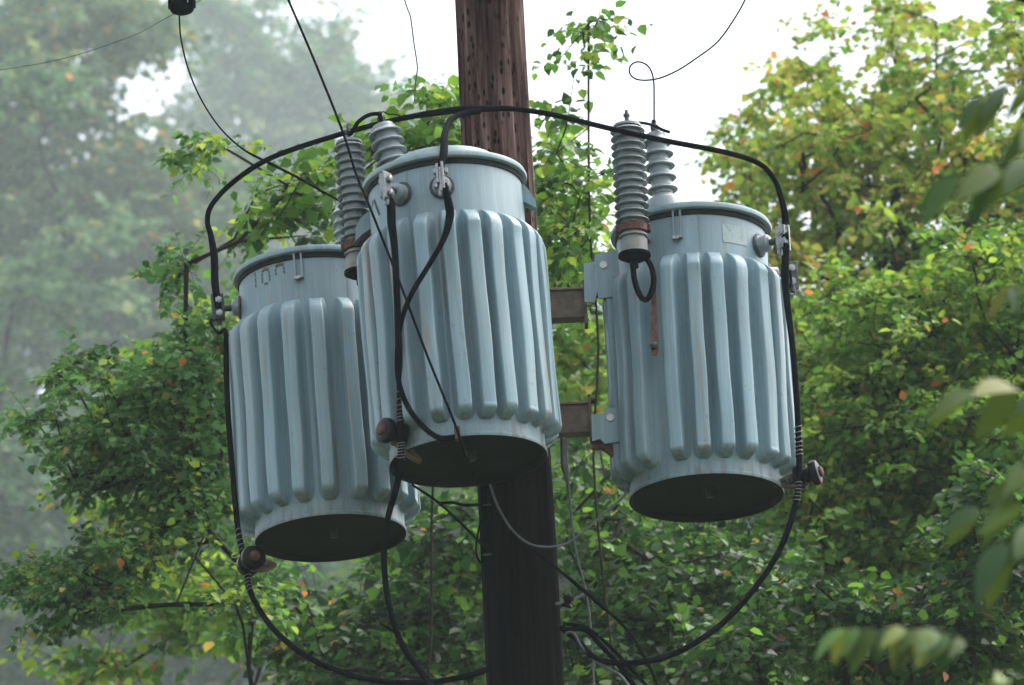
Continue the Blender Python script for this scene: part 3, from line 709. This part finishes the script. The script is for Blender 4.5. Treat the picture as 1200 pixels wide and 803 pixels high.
def leaf_arrays(rng, org, dirs, L, m, size, pal, pw, droop=.35, flat=.55, ccol=None, aspect=.42):
    """m leaves along each twig; returns verts, colours"""
    T = len(org); t = (np.arange(m)[None, :] + rng.uniform(.1, .9, (T, m))) / m
    Lr = (L * rng.uniform(.6, 1.3, (T, 1)))
    pos = org[:, None, :] + dirs[:, None, :] * (t * Lr)[..., None]; pos[..., 2] -= (t ** 2) * Lr * .22
    up = np.array([0, 0, 1.]); side = nrm(np.cross(dirs, up) + 1e-4)
    sg = np.where(np.arange(m) % 2 == 0, 1, -1)[None, :, None]
    ax = dirs[:, None, :] * .55 + side[:, None, :] * sg * .8 + rng.normal(0, .32, (T, m, 3)); ax[..., 2] -= droop
    ax = nrm(ax); n = up + rng.normal(0, flat, (T, m, 3)); n = nrm(n - ax * (n * ax).sum(-1, keepdims=True)); w = np.cross(ax, n)
    S = size * rng.uniform(.55, 1.25, (T, m, 1)); pos = pos + ax * S * .15
    A = aspect
    def pt(u, v, h): return pos + ax * S * v + w * S * u + n * S * h
    V = np.stack([pt(0, 0, 0), pt(A * .85, .28, .09), pt(A * .72, .62, .07), pt(0, 1, -.10), pt(-A * .72, .62, .07), pt(-A * .85, .28, .09)], 2)
    V = V.reshape(-1, 3)
    K = len(pal); idx = rng.choice(K, size=(T, m), p=pw)
    if ccol is not None:   # clump correlated colours
        use = rng.random((T, m)) < .55; idx = np.where(use, ccol[:, None], idx)
    c = np.array(pal)[idx] * rng.uniform(.65, 1.3, (T, m, 1)); c = np.repeat(c.reshape(-1, 1, 3), 6, 1).reshape(-1, 3)
    return V, c

def build_leaves(name, V, C, parent, m):
    nL = len(V) // 6; base = np.arange(nL)[:, None] * 6
    F = np.concatenate([base + np.array([0, 1, 2, 3]), base + np.array([0, 3, 4, 5])], 1).reshape(-1)
    me = bpy.data.meshes.new(name); me.vertices.add(len(V)); me.vertices.foreach_set('co', V.astype(np.float32).ravel())
    me.loops.add(len(F)); me.loops.foreach_set('vertex_index', F.astype(np.int32)); me.polygons.add(nL * 2)
    me.polygons.foreach_set('loop_start', np.arange(nL * 2, dtype=np.int32) * 4); me.update(calc_edges=True)
    a = me.attributes.new('leaf_colour', 'FLOAT_COLOR', 'POINT'); a.data.foreach_set('color', np.concatenate([C, np.ones((len(C), 1))], 1).astype(np.float32).ravel())
    me.materials.append(m); o = bpy.data.objects.new(name, me); COL.objects.link(o)
    if parent is not None: o.parent = parent
    return o

DK = (.014, .045, .010); DG, MG, LG, YG, YE, OR, BR, RD = (.026, .075, .014), (.058, .15, .019), (.10, .22, .026), (.20, .30, .035), (.33, .27, .045), (.36, .15, .035), (.13, .065, .03), (.25, .075, .04)  # DK: leaf green darkened to carry canopy shade on the understorey trees

def tree(name, label, cat, Y, trunk_px, ells, ncl, holes=(), dz=3.0, size=.09, ntw=4, m=8, tw=.35, pal=(DG, MG, LG, YG, YE), pw=(.2, .35, .25, .14, .06),
         seed=1, r0=.16, extra=(), sprig=True, step=.35, group='woodland trees behind the pole', droop=.35, flat=.55, aspect=.42, tipr=.004):
    """trunk_px: pixel x of the foot and of the trunk top, pixel y of the top.  ells: (px,py,rx,ry,weight) crown lobes"""
    rng = np.random.default_rng(seed); sp = scale_px(Y)
    foot = P(trunk_px[0], 401, Y); top = P(trunk_px[1], trunk_px[2], Y); gz = ground_h(foot.x, Y) - .1
    base = np.array([foot.x, Y, gz]); topv = np.array(top)
    wts = np.array([e[4] if len(e) > 4 else e[2] * e[3] for e in ells], float); wts /= wts.sum(); A = []
    guard = 0
    while len(A) < ncl and guard < ncl * 30:
        guard += 1
        e = ells[rng.choice(len(ells), p=wts)]
        u = rng.normal(0, 1, 3); u *= rng.random() ** (1 / 2.4) / np.linalg.norm(u)
        px, py = e[0] + u[0] * e[2], e[1] + u[1] * e[3]
        if any(((px - h[0]) / h[2]) ** 2 + ((py - h[1]) / h[3]) ** 2 < 1 for h in holes): continue
        A.append(np.array(P(px, py, Y + u[2] * dz)))
    for (dx, dy, z0, z1, rad, nn) in extra:     # crown outside the frame, in metres about the trunk
        for _ in range(nn):
            a = rng.uniform(0, 6.28); r = rad * math.sqrt(rng.random()); A.append(np.array([base[0] + dx + r * math.cos(a), Y + dy + r * math.sin(a), rng.uniform(z0, z1)]))
    A = np.array(A)
    n0 = max(4, int(np.linalg.norm(topv - base) / .5)); pts = []
    for i in range(n0 + 1):
        t = i / n0; p = base * (1 - t) + topv * t; p = p + np.array([math.sin(t * 5 + seed) + .25 * math.sin(t * 31 + seed) + .22 * math.sin(t * 53), math.cos(t * 4 + seed), 0]) * .12 * math.sin(math.pi * t); pts.append(p)
    nodes = list(pts); par = [-1] + list(range(n0)); isbr = [False] * (n0 + 1)
    lo = int((n0 + 1) * .25); NA = np.zeros((len(A) * 14 + n0 + 10, 3)); NA[:n0 + 1] = pts; cnt = n0 + 1
    tr_arr = np.array(pts[lo:]); d0 = np.min(np.linalg.norm(A[:, None] - tr_arr[None], axis=2), 1); order = np.argsort(d0)
    chains = []; tips = []; tdir = []
    for ai in order:
        a = A[ai]; dd = np.linalg.norm(NA[lo:cnt] - a, axis=1)
        dd = dd + np.maximum(0, NA[lo:cnt, 2] - a[2]) * .6; j = int(np.argmin(dd)) + lo; p0 = NA[j].copy(); dist = np.linalg.norm(a - p0)
        k = int(min(12, max(1, dist / step))); ch = [j]; mid = (p0 + a) / 2 + rng.normal(0, .15, 3) * dist; mid[2] += dist * .06
        for s_ in range(1, k + 1):
            t = s_ / k; p = (1 - t) ** 2 * p0 + 2 * t * (1 - t) * mid + t * t * a; p = p + (rng.normal(0, .035, 3) * dist * (s_ < k)); NA[cnt] = p; par.append(ch[-1]); ch.append(cnt); cnt += 1
        chains.append(ch); tips.append(a); v = a - NA[ch[-2]]; tdir.append(v / max(1e-6, np.linalg.norm(v)))
    w = np.zeros(cnt)
    for ch in chains: w[ch[-1]] += 1
    for i in range(cnt - 1, 0, -1):
        if par[i] >= 0: w[par[i]] += w[i]
    rad = tipr * np.maximum(1, w) ** .47
    root = empty(name, tuple(base)); tag(root, label, cat, group); off = Vector(base)
    s = MB(); rr = [max(r0 * (1 - .72 * i / n0), min(rad[i], r0)) for i in range(n0 + 1)]; rr[0] *= 1.4
    q, ro = smooth([Vector(p) - off for p in pts], 3, rr); s.tube(q, ro, 12)
    for ch in chains:
        pp = [Vector(NA[c]) - off for c in ch]; rs_ = [min(rad[c], rad[ch[1]] * 1.05, r0 * .6) for c in ch]; rs_[-1] = rs_[-1] if w[ch[-1]] > 1.5 else tipr * .6
        if len(pp) > 1: s.tube(pp, rs_, 5, caps=False)
    tips = np.array(tips) ; tdir = np.array(tdir); nT = len(tips)
    org = np.repeat(tips, ntw, 0) + rng.normal(0, tw * .10, (nT * ntw, 3)); d = np.repeat(tdir, ntw, 0) * .55 + rng.normal(0, .62, (nT * ntw, 3)); d[:, 2] *= .55; d = nrm(d)
    if sprig:
        for o_, dd_ in zip(org, d):
            a_ = Vector(o_) - off; b_ = Vector(dd_)
            s.tube([a_ - b_ * tw * .1, a_ + b_ * tw * .55 + Vector((0, 0, -tw * .05)), a_ + b_ * tw - Vector((0, 0, tw * .2))], [tipr * .6, tipr * .4, tipr * .2], 3, caps=False)
    s.build('trunk', M_twig, root, auto=False)
    gw = np.array([w_ * (1 if c_[1] > c_[0] * 1.15 else .12) for w_, c_ in zip(pw, pal)]); gw /= gw.sum()
    cc = np.repeat(rng.choice(len(pal), size=nT, p=gw), ntw)
    V, C = leaf_arrays(rng, org - base, d, tw, m, size, pal, pw, droop, flat, cc, aspect)
    build_leaves('crown', V, C, root, M_leaf)
    return root

# far hazy trees at the left; some haze is put into their leaf colours
tree('maple_tree', 'tall hazy maple filling the left edge with dull green and yellowish leaves', 'tree', 225, (-60, 40, 150),
     [(40, 60, 150, 90), (150, 20, 70, 40), (30, 220, 190, 120), (170, 250, 140, 90), (60, 380, 160, 80), (230, 380, 120, 90), (60, 560, 170, 110), (200, 560, 140, 120), (60, 740, 200, 110), (-120, 300, 150, 400, 30000), (-100, 700, 150, 200, 16000)], 2600,
     holes=[(185, 95, 48, 34), (95, 75, 26, 15), (140, 125, 26, 12), (55, 442, 48, 14), (80, 472, 34, 16), (20, 410, 14, 10), (115, 440, 24, 9)], dz=8, size=.46, ntw=4, m=9, tw=1.75, pal=((.032, .075, .038), (.060, .115, .050), (.095, .16, .06), (.19, .20, .06), YE, OR), pw=(.22, .33, .24, .15, .045, .015), seed=11, r0=.42, sprig=False, step=.9, aspect=.5, tipr=.02, extra=[(0, 0, 30, 40, 7, 60)])
tree('maple_tree', 'bare-limbed hazy maple leaning across the upper left', 'tree', 175, (-150, 20, 330),
     [(20, 340, 120, 40), (60, 480, 130, 50), (110, 270, 70, 30), (-100, 420, 100, 200), (40, 100, 70, 50)], 260, dz=5, size=.37, ntw=4, m=8, tw=1.35, pal=((.032, .075, .038), (.055, .115, .055), (.085, .16, .07), (.15, .19, .07), OR), pw=(.34, .36, .20, .09, .01), seed=12, r0=.30, sprig=False, step=.7, tipr=.016, aspect=.5)
tree('oak_tree', 'palest fog-faded tree top behind the wires left of the pole', 'tree', 425, (330, 310, 200),
     [(300, 120, 105, 70), (400, 150, 110, 62), (480, 190, 60, 60), (250, 210, 90, 60), (330, 250, 180, 70), (275, 40, 50, 45), (375, 70, 50, 40), (262, 5, 40, 25, 2200), (400, 25, 22, 20, 500), (510, 165, 35, 35, 2000), (450, 120, 40, 40), (350, 400, 220, 120), (350, 620, 260, 160)], 1500,
     holes=[(430, 40, 24, 22), (340, 30, 14, 22)], dz=11, size=.78, ntw=4, m=9, tw=3.0, pal=((.032, .075, .038), (.055, .115, .055), (.085, .16, .07), (.15, .19, .07), YE), pw=(.2, .35, .30, .12, .03), seed=13, r0=.4, sprig=False, step=2.5, aspect=.5, tipr=.045)
tree('oak_tree', 'shadowy hazy tree low at the far left behind the green sprays', 'tree', 150, (150, 120, 900),
     [(40, 720, 150, 110), (200, 740, 150, 90), (330, 640, 120, 120), (330, 470, 90, 110), (420, 740, 120, 90), (30, 560, 90, 70)], 900, dz=6, size=.32, ntw=4, m=9, tw=1.2, pal=((.032, .075, .038), (.055, .115, .055), (.085, .16, .07), (.15, .19, .07)), pw=(.46, .36, .14, .04), seed=14, r0=.12, sprig=False, step=.6, tipr=.012)
# background behind the centre and right
tree('oak_tree', 'hazy grey-green tree seen between the middle and right transformers', 'tree', 110, (770, 740, 800),
     [(560, 640, 150, 160), (720, 600, 120, 110), (860, 640, 130, 130), (700, 480, 50, 50), (760, 740, 220, 90)], 1050, holes=[(760, 618, 26, 12), (700, 395, 14, 24)], dz=4, size=.24, ntw=4, m=9, tw=.9, pal=(MG, LG, YG, YE), pw=(.46, .32, .16, .06), seed=15, r0=.24, sprig=False, step=.6, tipr=.012)
tree('oak_tree', 'deep green hazy tree filling the gaps behind the right foliage', 'tree', 70, (1050, 1040, 800),
     [(980, 460, 150, 120), (1120, 420, 130, 150), (1000, 640, 180, 130), (1150, 700, 150, 130), (1300, 500, 130, 250)], 1100, dz=4, size=.165, ntw=4, m=9, tw=.63, pal=(MG, LG, YG, YE), pw=(.5, .32, .13, .05), seed=16, r0=.24, sprig=False, step=.6, tipr=.012)
# right: yellowing tree against the sky
tree('poplar_tree', 'tall yellowing tree with orange-tinted tips against the white sky at the right', 'tree', 34, (1030, 1040, 420),
     [(1045, 30, 22, 40, 1300), (950, 100, 34, 34, 1700), (905, 175, 60, 50), (985, 160, 75, 60), (1070, 120, 62, 50), (1120, 90, 50, 40), (1150, 190, 80, 80), (1190, 40, 30, 50), (1050, 230, 120, 70), (930, 265, 80, 60), (905, 350, 40, 70, 1500), (1000, 320, 90, 60, 2800), (960, 40, 10, 26, 380), (1260, 180, 90, 180), (1110, 40, 40, 30, 600)], 560,
     holes=[(955, 55, 12, 18), (1010, 225, 8, 9), (1000, 70, 18, 26)], dz=2.4, size=.072, ntw=4, m=9, tw=.28, pal=(MG, LG, YG, (.28, .30, .06), YE, OR), pw=(.05, .17, .28, .29, .16, .05), seed=21, r0=.07, step=.3, aspect=.46, extra=[(0, 0, 6, 11, 1.6, 60)])
tree('hornbeam_tree', 'lush fresh green tree spreading across the lower right', 'tree', 26, (1140, 1130, 720),
     [(1040, 400, 120, 80), (1150, 330, 80, 70), (960, 500, 90, 80), (1060, 520, 140, 90), (1150, 480, 90, 100), (990, 640, 130, 90), (1110, 650, 130, 90), (900, 660, 70, 70, 3500), (960, 760, 130, 60), (1100, 770, 150, 60), (1250, 500, 90, 250)], 900,
     dz=1.3, size=.056, ntw=5, m=10, tw=.23, pal=(MG, LG, (.13, .23, .03), YG, YE, OR), pw=(.29, .31, .20, .14, .045, .015), seed=22, r0=.05, step=.25, extra=[(0, 0, 3, 7, 1.6, 80)])
tree('hornbeam_tree', 'broad green tree, leaves darkened for canopy shade, with brown withered bits at the bottom right', 'tree', 22.5, (960, 980, 860),
     [(1080, 740, 120, 50), (880, 760, 80, 40, 1600), (1160, 620, 50, 90), (960, 700, 90, 30, 1200)], 230,
     dz=.8, size=.06, ntw=4, m=8, tw=.2, pal=(DK, DG, MG, LG, BR, OR), pw=(.34, .36, .17, .07, .05, .01), seed=23, r0=.035, step=.22, extra=[(0, 0, 2.5, 6, 1.3, 60)])
# centre understorey, canopy shade put into its leaf colours
tree('dogwood_tree', 'green understorey tree with round leaves darkened for canopy shade right of the pole foot', 'tree', 24, (790, 770, 800),
     [(700, 600, 45, 60), (760, 690, 90, 70), (850, 660, 70, 60), (720, 760, 90, 50), (830, 770, 90, 45), (690, 520, 26, 36, 500)], 210,
     holes=[(770, 622, 30, 10), (725, 575, 10, 12)], dz=1.2, size=.058, ntw=5, m=7, tw=.26, pal=(DK, DG, MG, LG, YE, OR), pw=(.30, .36, .2, .10, .03, .01), seed=24, r0=.022, step=.25, aspect=.5, extra=[(0, 0, 2.5, 6.5, 1.5, 60)])
tree('dogwood_tree', 'green understorey tree, darkened for canopy shade, below and left of the pole', 'tree', 25, (520, 500, 830),
     [(520, 620, 50, 50), (490, 700, 80, 50), (420, 760, 90, 45), (530, 770, 50, 40), (350, 720, 60, 40)], 200,
     dz=1.2, size=.07, ntw=4, m=7, tw=.24, pal=(DK, DG, MG, LG, YE, OR), pw=(.30, .38, .2, .09, .02, .01), seed=25, r0=.022, step=.25, extra=[(0, 0, 2.5, 6.5, 1.5, 60)])
# slender saplings beside the pole
tree('sapling', 'slender sapling rising right of the pole into the white sky', 'tree', 21.5, (655, 690, 25),
     [(690, 28, 22, 26, 420), (668, 80, 26, 34, 620), (672, 130, 30, 20, 300), (650, 190, 26, 40, 900), (672, 260, 34, 46, 1500), (660, 330, 26, 40, 1200), (700, 200, 14, 30, 250)], 64,
     dz=.35, size=.056, ntw=3, m=5, tw=.19, pal=(DG, MG, LG, YG), pw=(.2, .42, .28, .10), seed=31, r0=.0055, step=.2, droop=.45, tipr=.0028, extra=[(0, 0, 4, 7, .6, 16)])
tree('sapling', 'leafy yellow-flecked sapling glimpsed between the middle and right transformers', 'tree', 27, (700, 680, 620),
     [(680, 330, 40, 50), (690, 420, 34, 50), (660, 250, 26, 60, 1500), (690, 500, 34, 40, 1000), (640, 170, 24, 30, 300)], 70, holes=[(690, 390, 13, 18), (690, 290, 12, 12)],
     dz=.6, size=.085, ntw=4, m=6, tw=.24, pal=(MG, LG, YG, YE, OR), pw=(.3, .36, .22, .09, .03), seed=32, r0=.009, step=.25, tipr=.003, extra=[(0, 0, 3, 8, .8, 30)])
tree('sapling', 'thin sapling with few broad leaves just left of the pole top', 'tree', 22, (470, 500, 110),
     [(500, 112, 24, 14, 600), (512, 150, 22, 20, 700), (440, 180, 50, 20, 300), (350, 240, 50, 20, 500), (378, 200, 30, 20, 300)], 32,
     dz=.4, size=.075, ntw=4, m=6, tw=.22, pal=(DG, MG, LG, YG), pw=(.2, .4, .3, .1), seed=33, r0=.006, step=.2, tipr=.0028, extra=[(0, 0, 4, 7, .5, 12)])
# the near green tree left
tree('elm_tree', 'near green tree with small crisp leaves reaching left behind the left transformer', 'tree', 22.5, (330, 320, 900),
     [(215, 345, 22, 50, 1500), (120, 440, 60, 26, 1700), (170, 480, 70, 40, 3200), (220, 430, 50, 40, 2200), (130, 540, 85, 45, 4500), (220, 550, 60, 60, 4200), (200, 620, 70, 40, 2600), (110, 660, 70, 26, 2000), (60, 690, 40, 30, 1100), (130, 710, 60, 30, 1800), (250, 470, 30, 120, 2500), (30, 490, 40, 12, 260), (290, 690, 60, 40, 1400), (290, 260, 50, 26, 500), (330, 215, 50, 20, 450), (375, 260, 30, 24, 450), (225, 180, 50, 18, 400)], 225,
     holes=[(175, 400, 26, 12)], dz=.9, size=.045, ntw=6, m=12, tw=.21, pal=(DG, (.044, .125, .032), (.075, .175, .044), YG, YE, OR), pw=(.14, .40, .33, .10, .018, .012), seed=41, r0=.02, step=.2, tipr=.0032, extra=[(0, 0, 3, 7, 1.4, 60)])
tree('elm_tree', 'yellow and orange tinged shrub tree behind the near green sprays at the left', 'tree', 30, (300, 290, 830),
     [(200, 440, 60, 50), (260, 350, 30, 60, 1500), (180, 700, 60, 40), (260, 720, 80, 60), (160, 610, 60, 40), (350, 280, 50, 30, 350), (120, 780, 80, 30, 1500)], 110,
     dz=.9, size=.085, ntw=4, m=7, tw=.25, pal=(MG, LG, YG, YE, OR), pw=(.40, .32, .18, .06, .04), seed=57, r0=.018, step=.25, tipr=.004, extra=[(0, 0, 3, 7, 1.4, 40)])

# distant wooded hillside
def woods():
    rng = np.random.default_rng(77); n = 15000
    x = rng.uniform(-95, 95, n); y = rng.uniform(250, 310, n); px_h = rng.random(n) ** .8
    lump = 5 * np.sin(x * .13 + 1) + 3 * np.sin(x * .31) + 2 * np.sin(x * .7 + y * .1)
    gz = np.array([ground_h(a, b) for a, b in zip(x, y)]); z = gz + px_h * (16 + lump)
    org = np.stack([x, y, z], 1); d = nrm(rng.normal(0, 1, (n, 3)) * np.array([1, 1, .4]))
    V, C = leaf_arrays(rng, org, d, 2.0, 6, 1.1, (DG, MG, LG), (.45, .4, .15), .3, .5, None, .5)
    o = build_leaves('distant_woods', V, C, None, M_leaf); tag(o, 'distant misty wooded hillside', 'woods', kind='stuff')
woods()

# foreground compound leaves (a near tree outside the right edge)
def near_leaves():
    rng = np.random.default_rng(5); Y0 = 8.3
    foot = P(1750, 401, Y0); root = empty('walnut_tree', (foot.x, Y0 + .3, ground_h(foot.x, Y0) - .05)); base = root.location.copy()
    tag(root, 'near tree outside the right edge with large soft drooping compound leaves', 'tree')
    s = MB(); s.tube(smooth([Vector((0, 0, 0)), Vector((.04, 0, 2.0)), Vector((-.05, .03, 4.2)), Vector((.02, 0, 6.5))], 6, [.11, .085, .06, .02])[0], smooth([Vector((0, 0, 0))] * 4, 6, [.13, .095, .07, .02])[1], 14); s.build('trunk', M_bark, root, auto=False)
    twigs = MB(); Vs = []; Cs = []
    def rachis(pts, n, L, cols, Yv=Y0, start=.12, w=.30, open_=.0, hang=.55):
        q = smooth([P(px, py, Yv + dy) for (px, py, dy) in pts], 8); twigs.tube([p - base for p in q], [.0038 * (1 - .6 * i / len(q)) for i in range(len(q))], 6)
        for i in range(n):
            f = (start + (1 - start) * (i + .5) / n) * (len(q) - 1); a = min(int(f), len(q) - 2); p = q[a].lerp(q[a + 1], f - a); d = (q[a + 1] - q[a]).normalized()
            for sgn in (-1, 1):
                side = d.cross(Vector((0, 0, 1))).normalized() * sgn
                ax = (side * (.62 + open_) + d * .75 + Vector((0, 0, -hang)) + Vector(rng.normal(0, .2, 3))).normalized()
                nn = (Vector((0, 0, 1)) * .6 + side * .7 + Vector(rng.normal(0, .15, 3))); nn = (nn - ax * nn.dot(ax)).normalized(); wv = ax.cross(nn)
                S = L * .88 * rng.uniform(.8, 1.15) * (1 - .25 * abs(i / n - .5)); col = np.array(cols[int(rng.integers(len(cols)))]) * rng.uniform(.8, 1.2)
                K = 9; rows = []
                for k in range(K + 1):
                    t = k / K; wd = w * S * (math.sin(math.pi * min(1, t * 1.02) ** .72) ** .85 if 0 < t < 1 else 0) * .5
                    c = p + ax * S * t - nn * S * .22 * t * t; hh = .22 * wd
                    rows.append((c - wv * wd + nn * hh, c, c + wv * wd + nn * hh))
                Vs.append((rows, col))
    A1 = [(.022, .060, .012), (.038, .085, .014), (.065, .11, .016)]; A2 = A1 + [(.07, .12, .018), (.13, .14, .03)]
    rachis([(1320, 40, .0), (1240, 85, 0), (1180, 100, 0), (1140, 118, 0)], 4, .115, A1)
    rachis([(1330, 150, .1), (1230, 180, 0), (1170, 196, 0), (1100, 208, 0)], 4, .13, A1, w=.36)
    rachis([(1330, 60, -.1), (1260, 110, -.1), (1205, 150, -.1)], 3, .13, A1, w=.34)
    rachis([(1330, 320, .1), (1250, 345, 0), (1200, 330, 0), (1182, 342, 0)], 3, .09, A2)
    rachis([(1340, 430, 0), (1260, 455, 0), (1190, 455, 0), (1120, 458, 0)], 4, .13, A2, w=.42)
    rachis([(1340, 520, .1), (1250, 540, .05), (1200, 545, 0), (1170, 575, 0)], 3, .12, A2 + [BR], w=.4)
    rachis([(1340, 590, 0), (1240, 585, 0), (1180, 590, 0), (1130, 598, 0)], 3, .12, A1, w=.36)
    rachis([(1360, 590, -.2), (1260, 605, -.2), (1200, 620, -.2), (1168, 645, -.2)], 3, .13, A1, w=.4)
    rachis([(1330, 880, .1), (1230, 800, .1), (1120, 745, .05), (1060, 735, 0), (985, 735, 0)], 10, .10, A1 + [(.06, .14, .02), (.16, .20, .03)], w=.36, start=.45, hang=1.1)
    rachis([(1330, 900, .1), (1240, 830, .1), (1190, 800, .1), (1160, 790, 0)], 2, .10, [(.12, .18, .02)], w=.4)
    V = []; C = []; F = []
    for rows, col in Vs:
        b = len(V)
        for r in rows: V += [tuple(p - base) for p in r]; C += [tuple(col)] * 3
        for k in range(len(rows) - 1):
            for j in (0, 1): F.append((b + k * 3 + j, b + k * 3 + j + 1, b + k * 3 + j + 4, b + k * 3 + j + 3))
    me = bpy.data.meshes.new('leaves'); me.from_pydata(V, [], F); me.update(); me.polygons.foreach_set('use_smooth', [True] * len(F))
    a = me.attributes.new('leaf_colour', 'FLOAT_COLOR', 'POINT'); a.data.foreach_set('color', np.concatenate([np.array(C), np.ones((len(C), 1))], 1).astype(np.float32).ravel())
    me.materials.append(M_nleaf); o = bpy.data.objects.new('leaves', me); COL.objects.link(o); o.parent = root
    # limbs carrying the leaf stalks back to the trunk
    for (px, py, z) in ((1330, 60, 5.0), (1330, 330, 4.2), (1340, 560, 3.5), (1330, 890, 2.9)):
        e = P(px, py, Y0) - base; twigs.tube(smooth([Vector((0, 0, e.z - .5)), e * .5 + Vector((0, 0, e.z * .5 - .15)), e], 6), [.02] * 6 + [.012] * 6 + [.006], 7)
    d = P(1215, 8, Y0) - base; twigs.tube(smooth([P(1330, 60, Y0) - base, d, P(1178, -12, Y0) - base], 6), .008, 7)
    twigs.build('branches', M_twig, root, auto=False)
near_leaves()

# ------------------------------------------------------------------ haze
def haze():
    m = bpy.data.materials.new('mist'); m.use_nodes = True; nt = m.node_tree; N = nt.nodes; L = nt.links
    N.remove(N['Principled BSDF']); v = N.new('ShaderNodeVolumePrincipled'); v.inputs['Color'].default_value = (.84, .97, .96, 1)
    v.inputs['Density'].default_value = HAZE; v.inputs['Anisotropy'].default_value = 0.0
    L.new(v.outputs[0], N['Material Output'].inputs['Volume'])
    s = MB(); x, y0, y1, z0, z1 = 340, -130, 520, -2.5, 215
    vs = [(-x, y0, z0), (x, y0, z0), (x, y1, z0), (-x, y1, z0), (-x, y0, z1), (x, y0, z1), (x, y1, z1), (-x, y1, z1)]
    s.add(vs, [(0, 3, 2, 1), (4, 5, 6, 7), (0, 1, 5, 4), (1, 2, 6, 5), (2, 3, 7, 6), (3, 0, 4, 7)], False)
    o = s.build('haze', m, auto=False); tag(o, 'thin even morning mist in the air', 'haze', kind='stuff')
HAZE = .00066
haze()

# ------------------------------------------------------------------ light
SUN_EL, SUN_AZ = R_(56), R_(68)     # azimuth clockwise from +Y
w = bpy.data.worlds.new('World'); sc.world = w; w.use_nodes = True; nt = w.node_tree; N = nt.nodes; L = nt.links
bg = N['Background']; sky = N.new('ShaderNodeTexSky'); sky.sky_type = 'NISHITA'; sky.sun_disc = False
sky.sun_elevation = SUN_EL; sky.sun_rotation = SUN_AZ; sky.air_density = 1.0; sky.dust_density = 5.0; sky.ozone_density = 1.0
hs = N.new('ShaderNodeHueSaturation'); hs.inputs['Saturation'].default_value = .38; L.new(sky.outputs[0], hs.inputs['Color']); L.new(hs.outputs[0], bg.inputs['Color'])
bg.inputs['Strength'].default_value = .15
ld = bpy.data.lights.new('sun', 'SUN'); ld.energy = .85; ld.angle = R_(65); ld.color = (1, .96, .90)
lo = bpy.data.objects.new('sun', ld); COL.objects.link(lo); lo.location = (0, 0, 60)
sd = Vector((math.sin(SUN_AZ) * math.cos(SUN_EL), math.cos(SUN_AZ) * math.cos(SUN_EL), math.sin(SUN_EL)))
lo.rotation_euler = (-sd).to_track_quat('-Z', 'Y').to_euler()
vs_ = sc.view_settings; sc.display_settings.display_device = 'sRGB'; vs_.view_transform = 'Standard'; vs_.look = 'None'; vs_.gamma = 1; vs_.exposure = 1.72
sc.cycles.max_bounces = 6; sc.cycles.diffuse_bounces = 3; sc.cycles.glossy_bounces = 2; sc.cycles.transmission_bounces = 4; sc.cycles.volume_bounces = 1; sc.cycles.transparent_max_bounces = 6
sc.cycles.use_denoising = True
sc.render.film_transparent = False
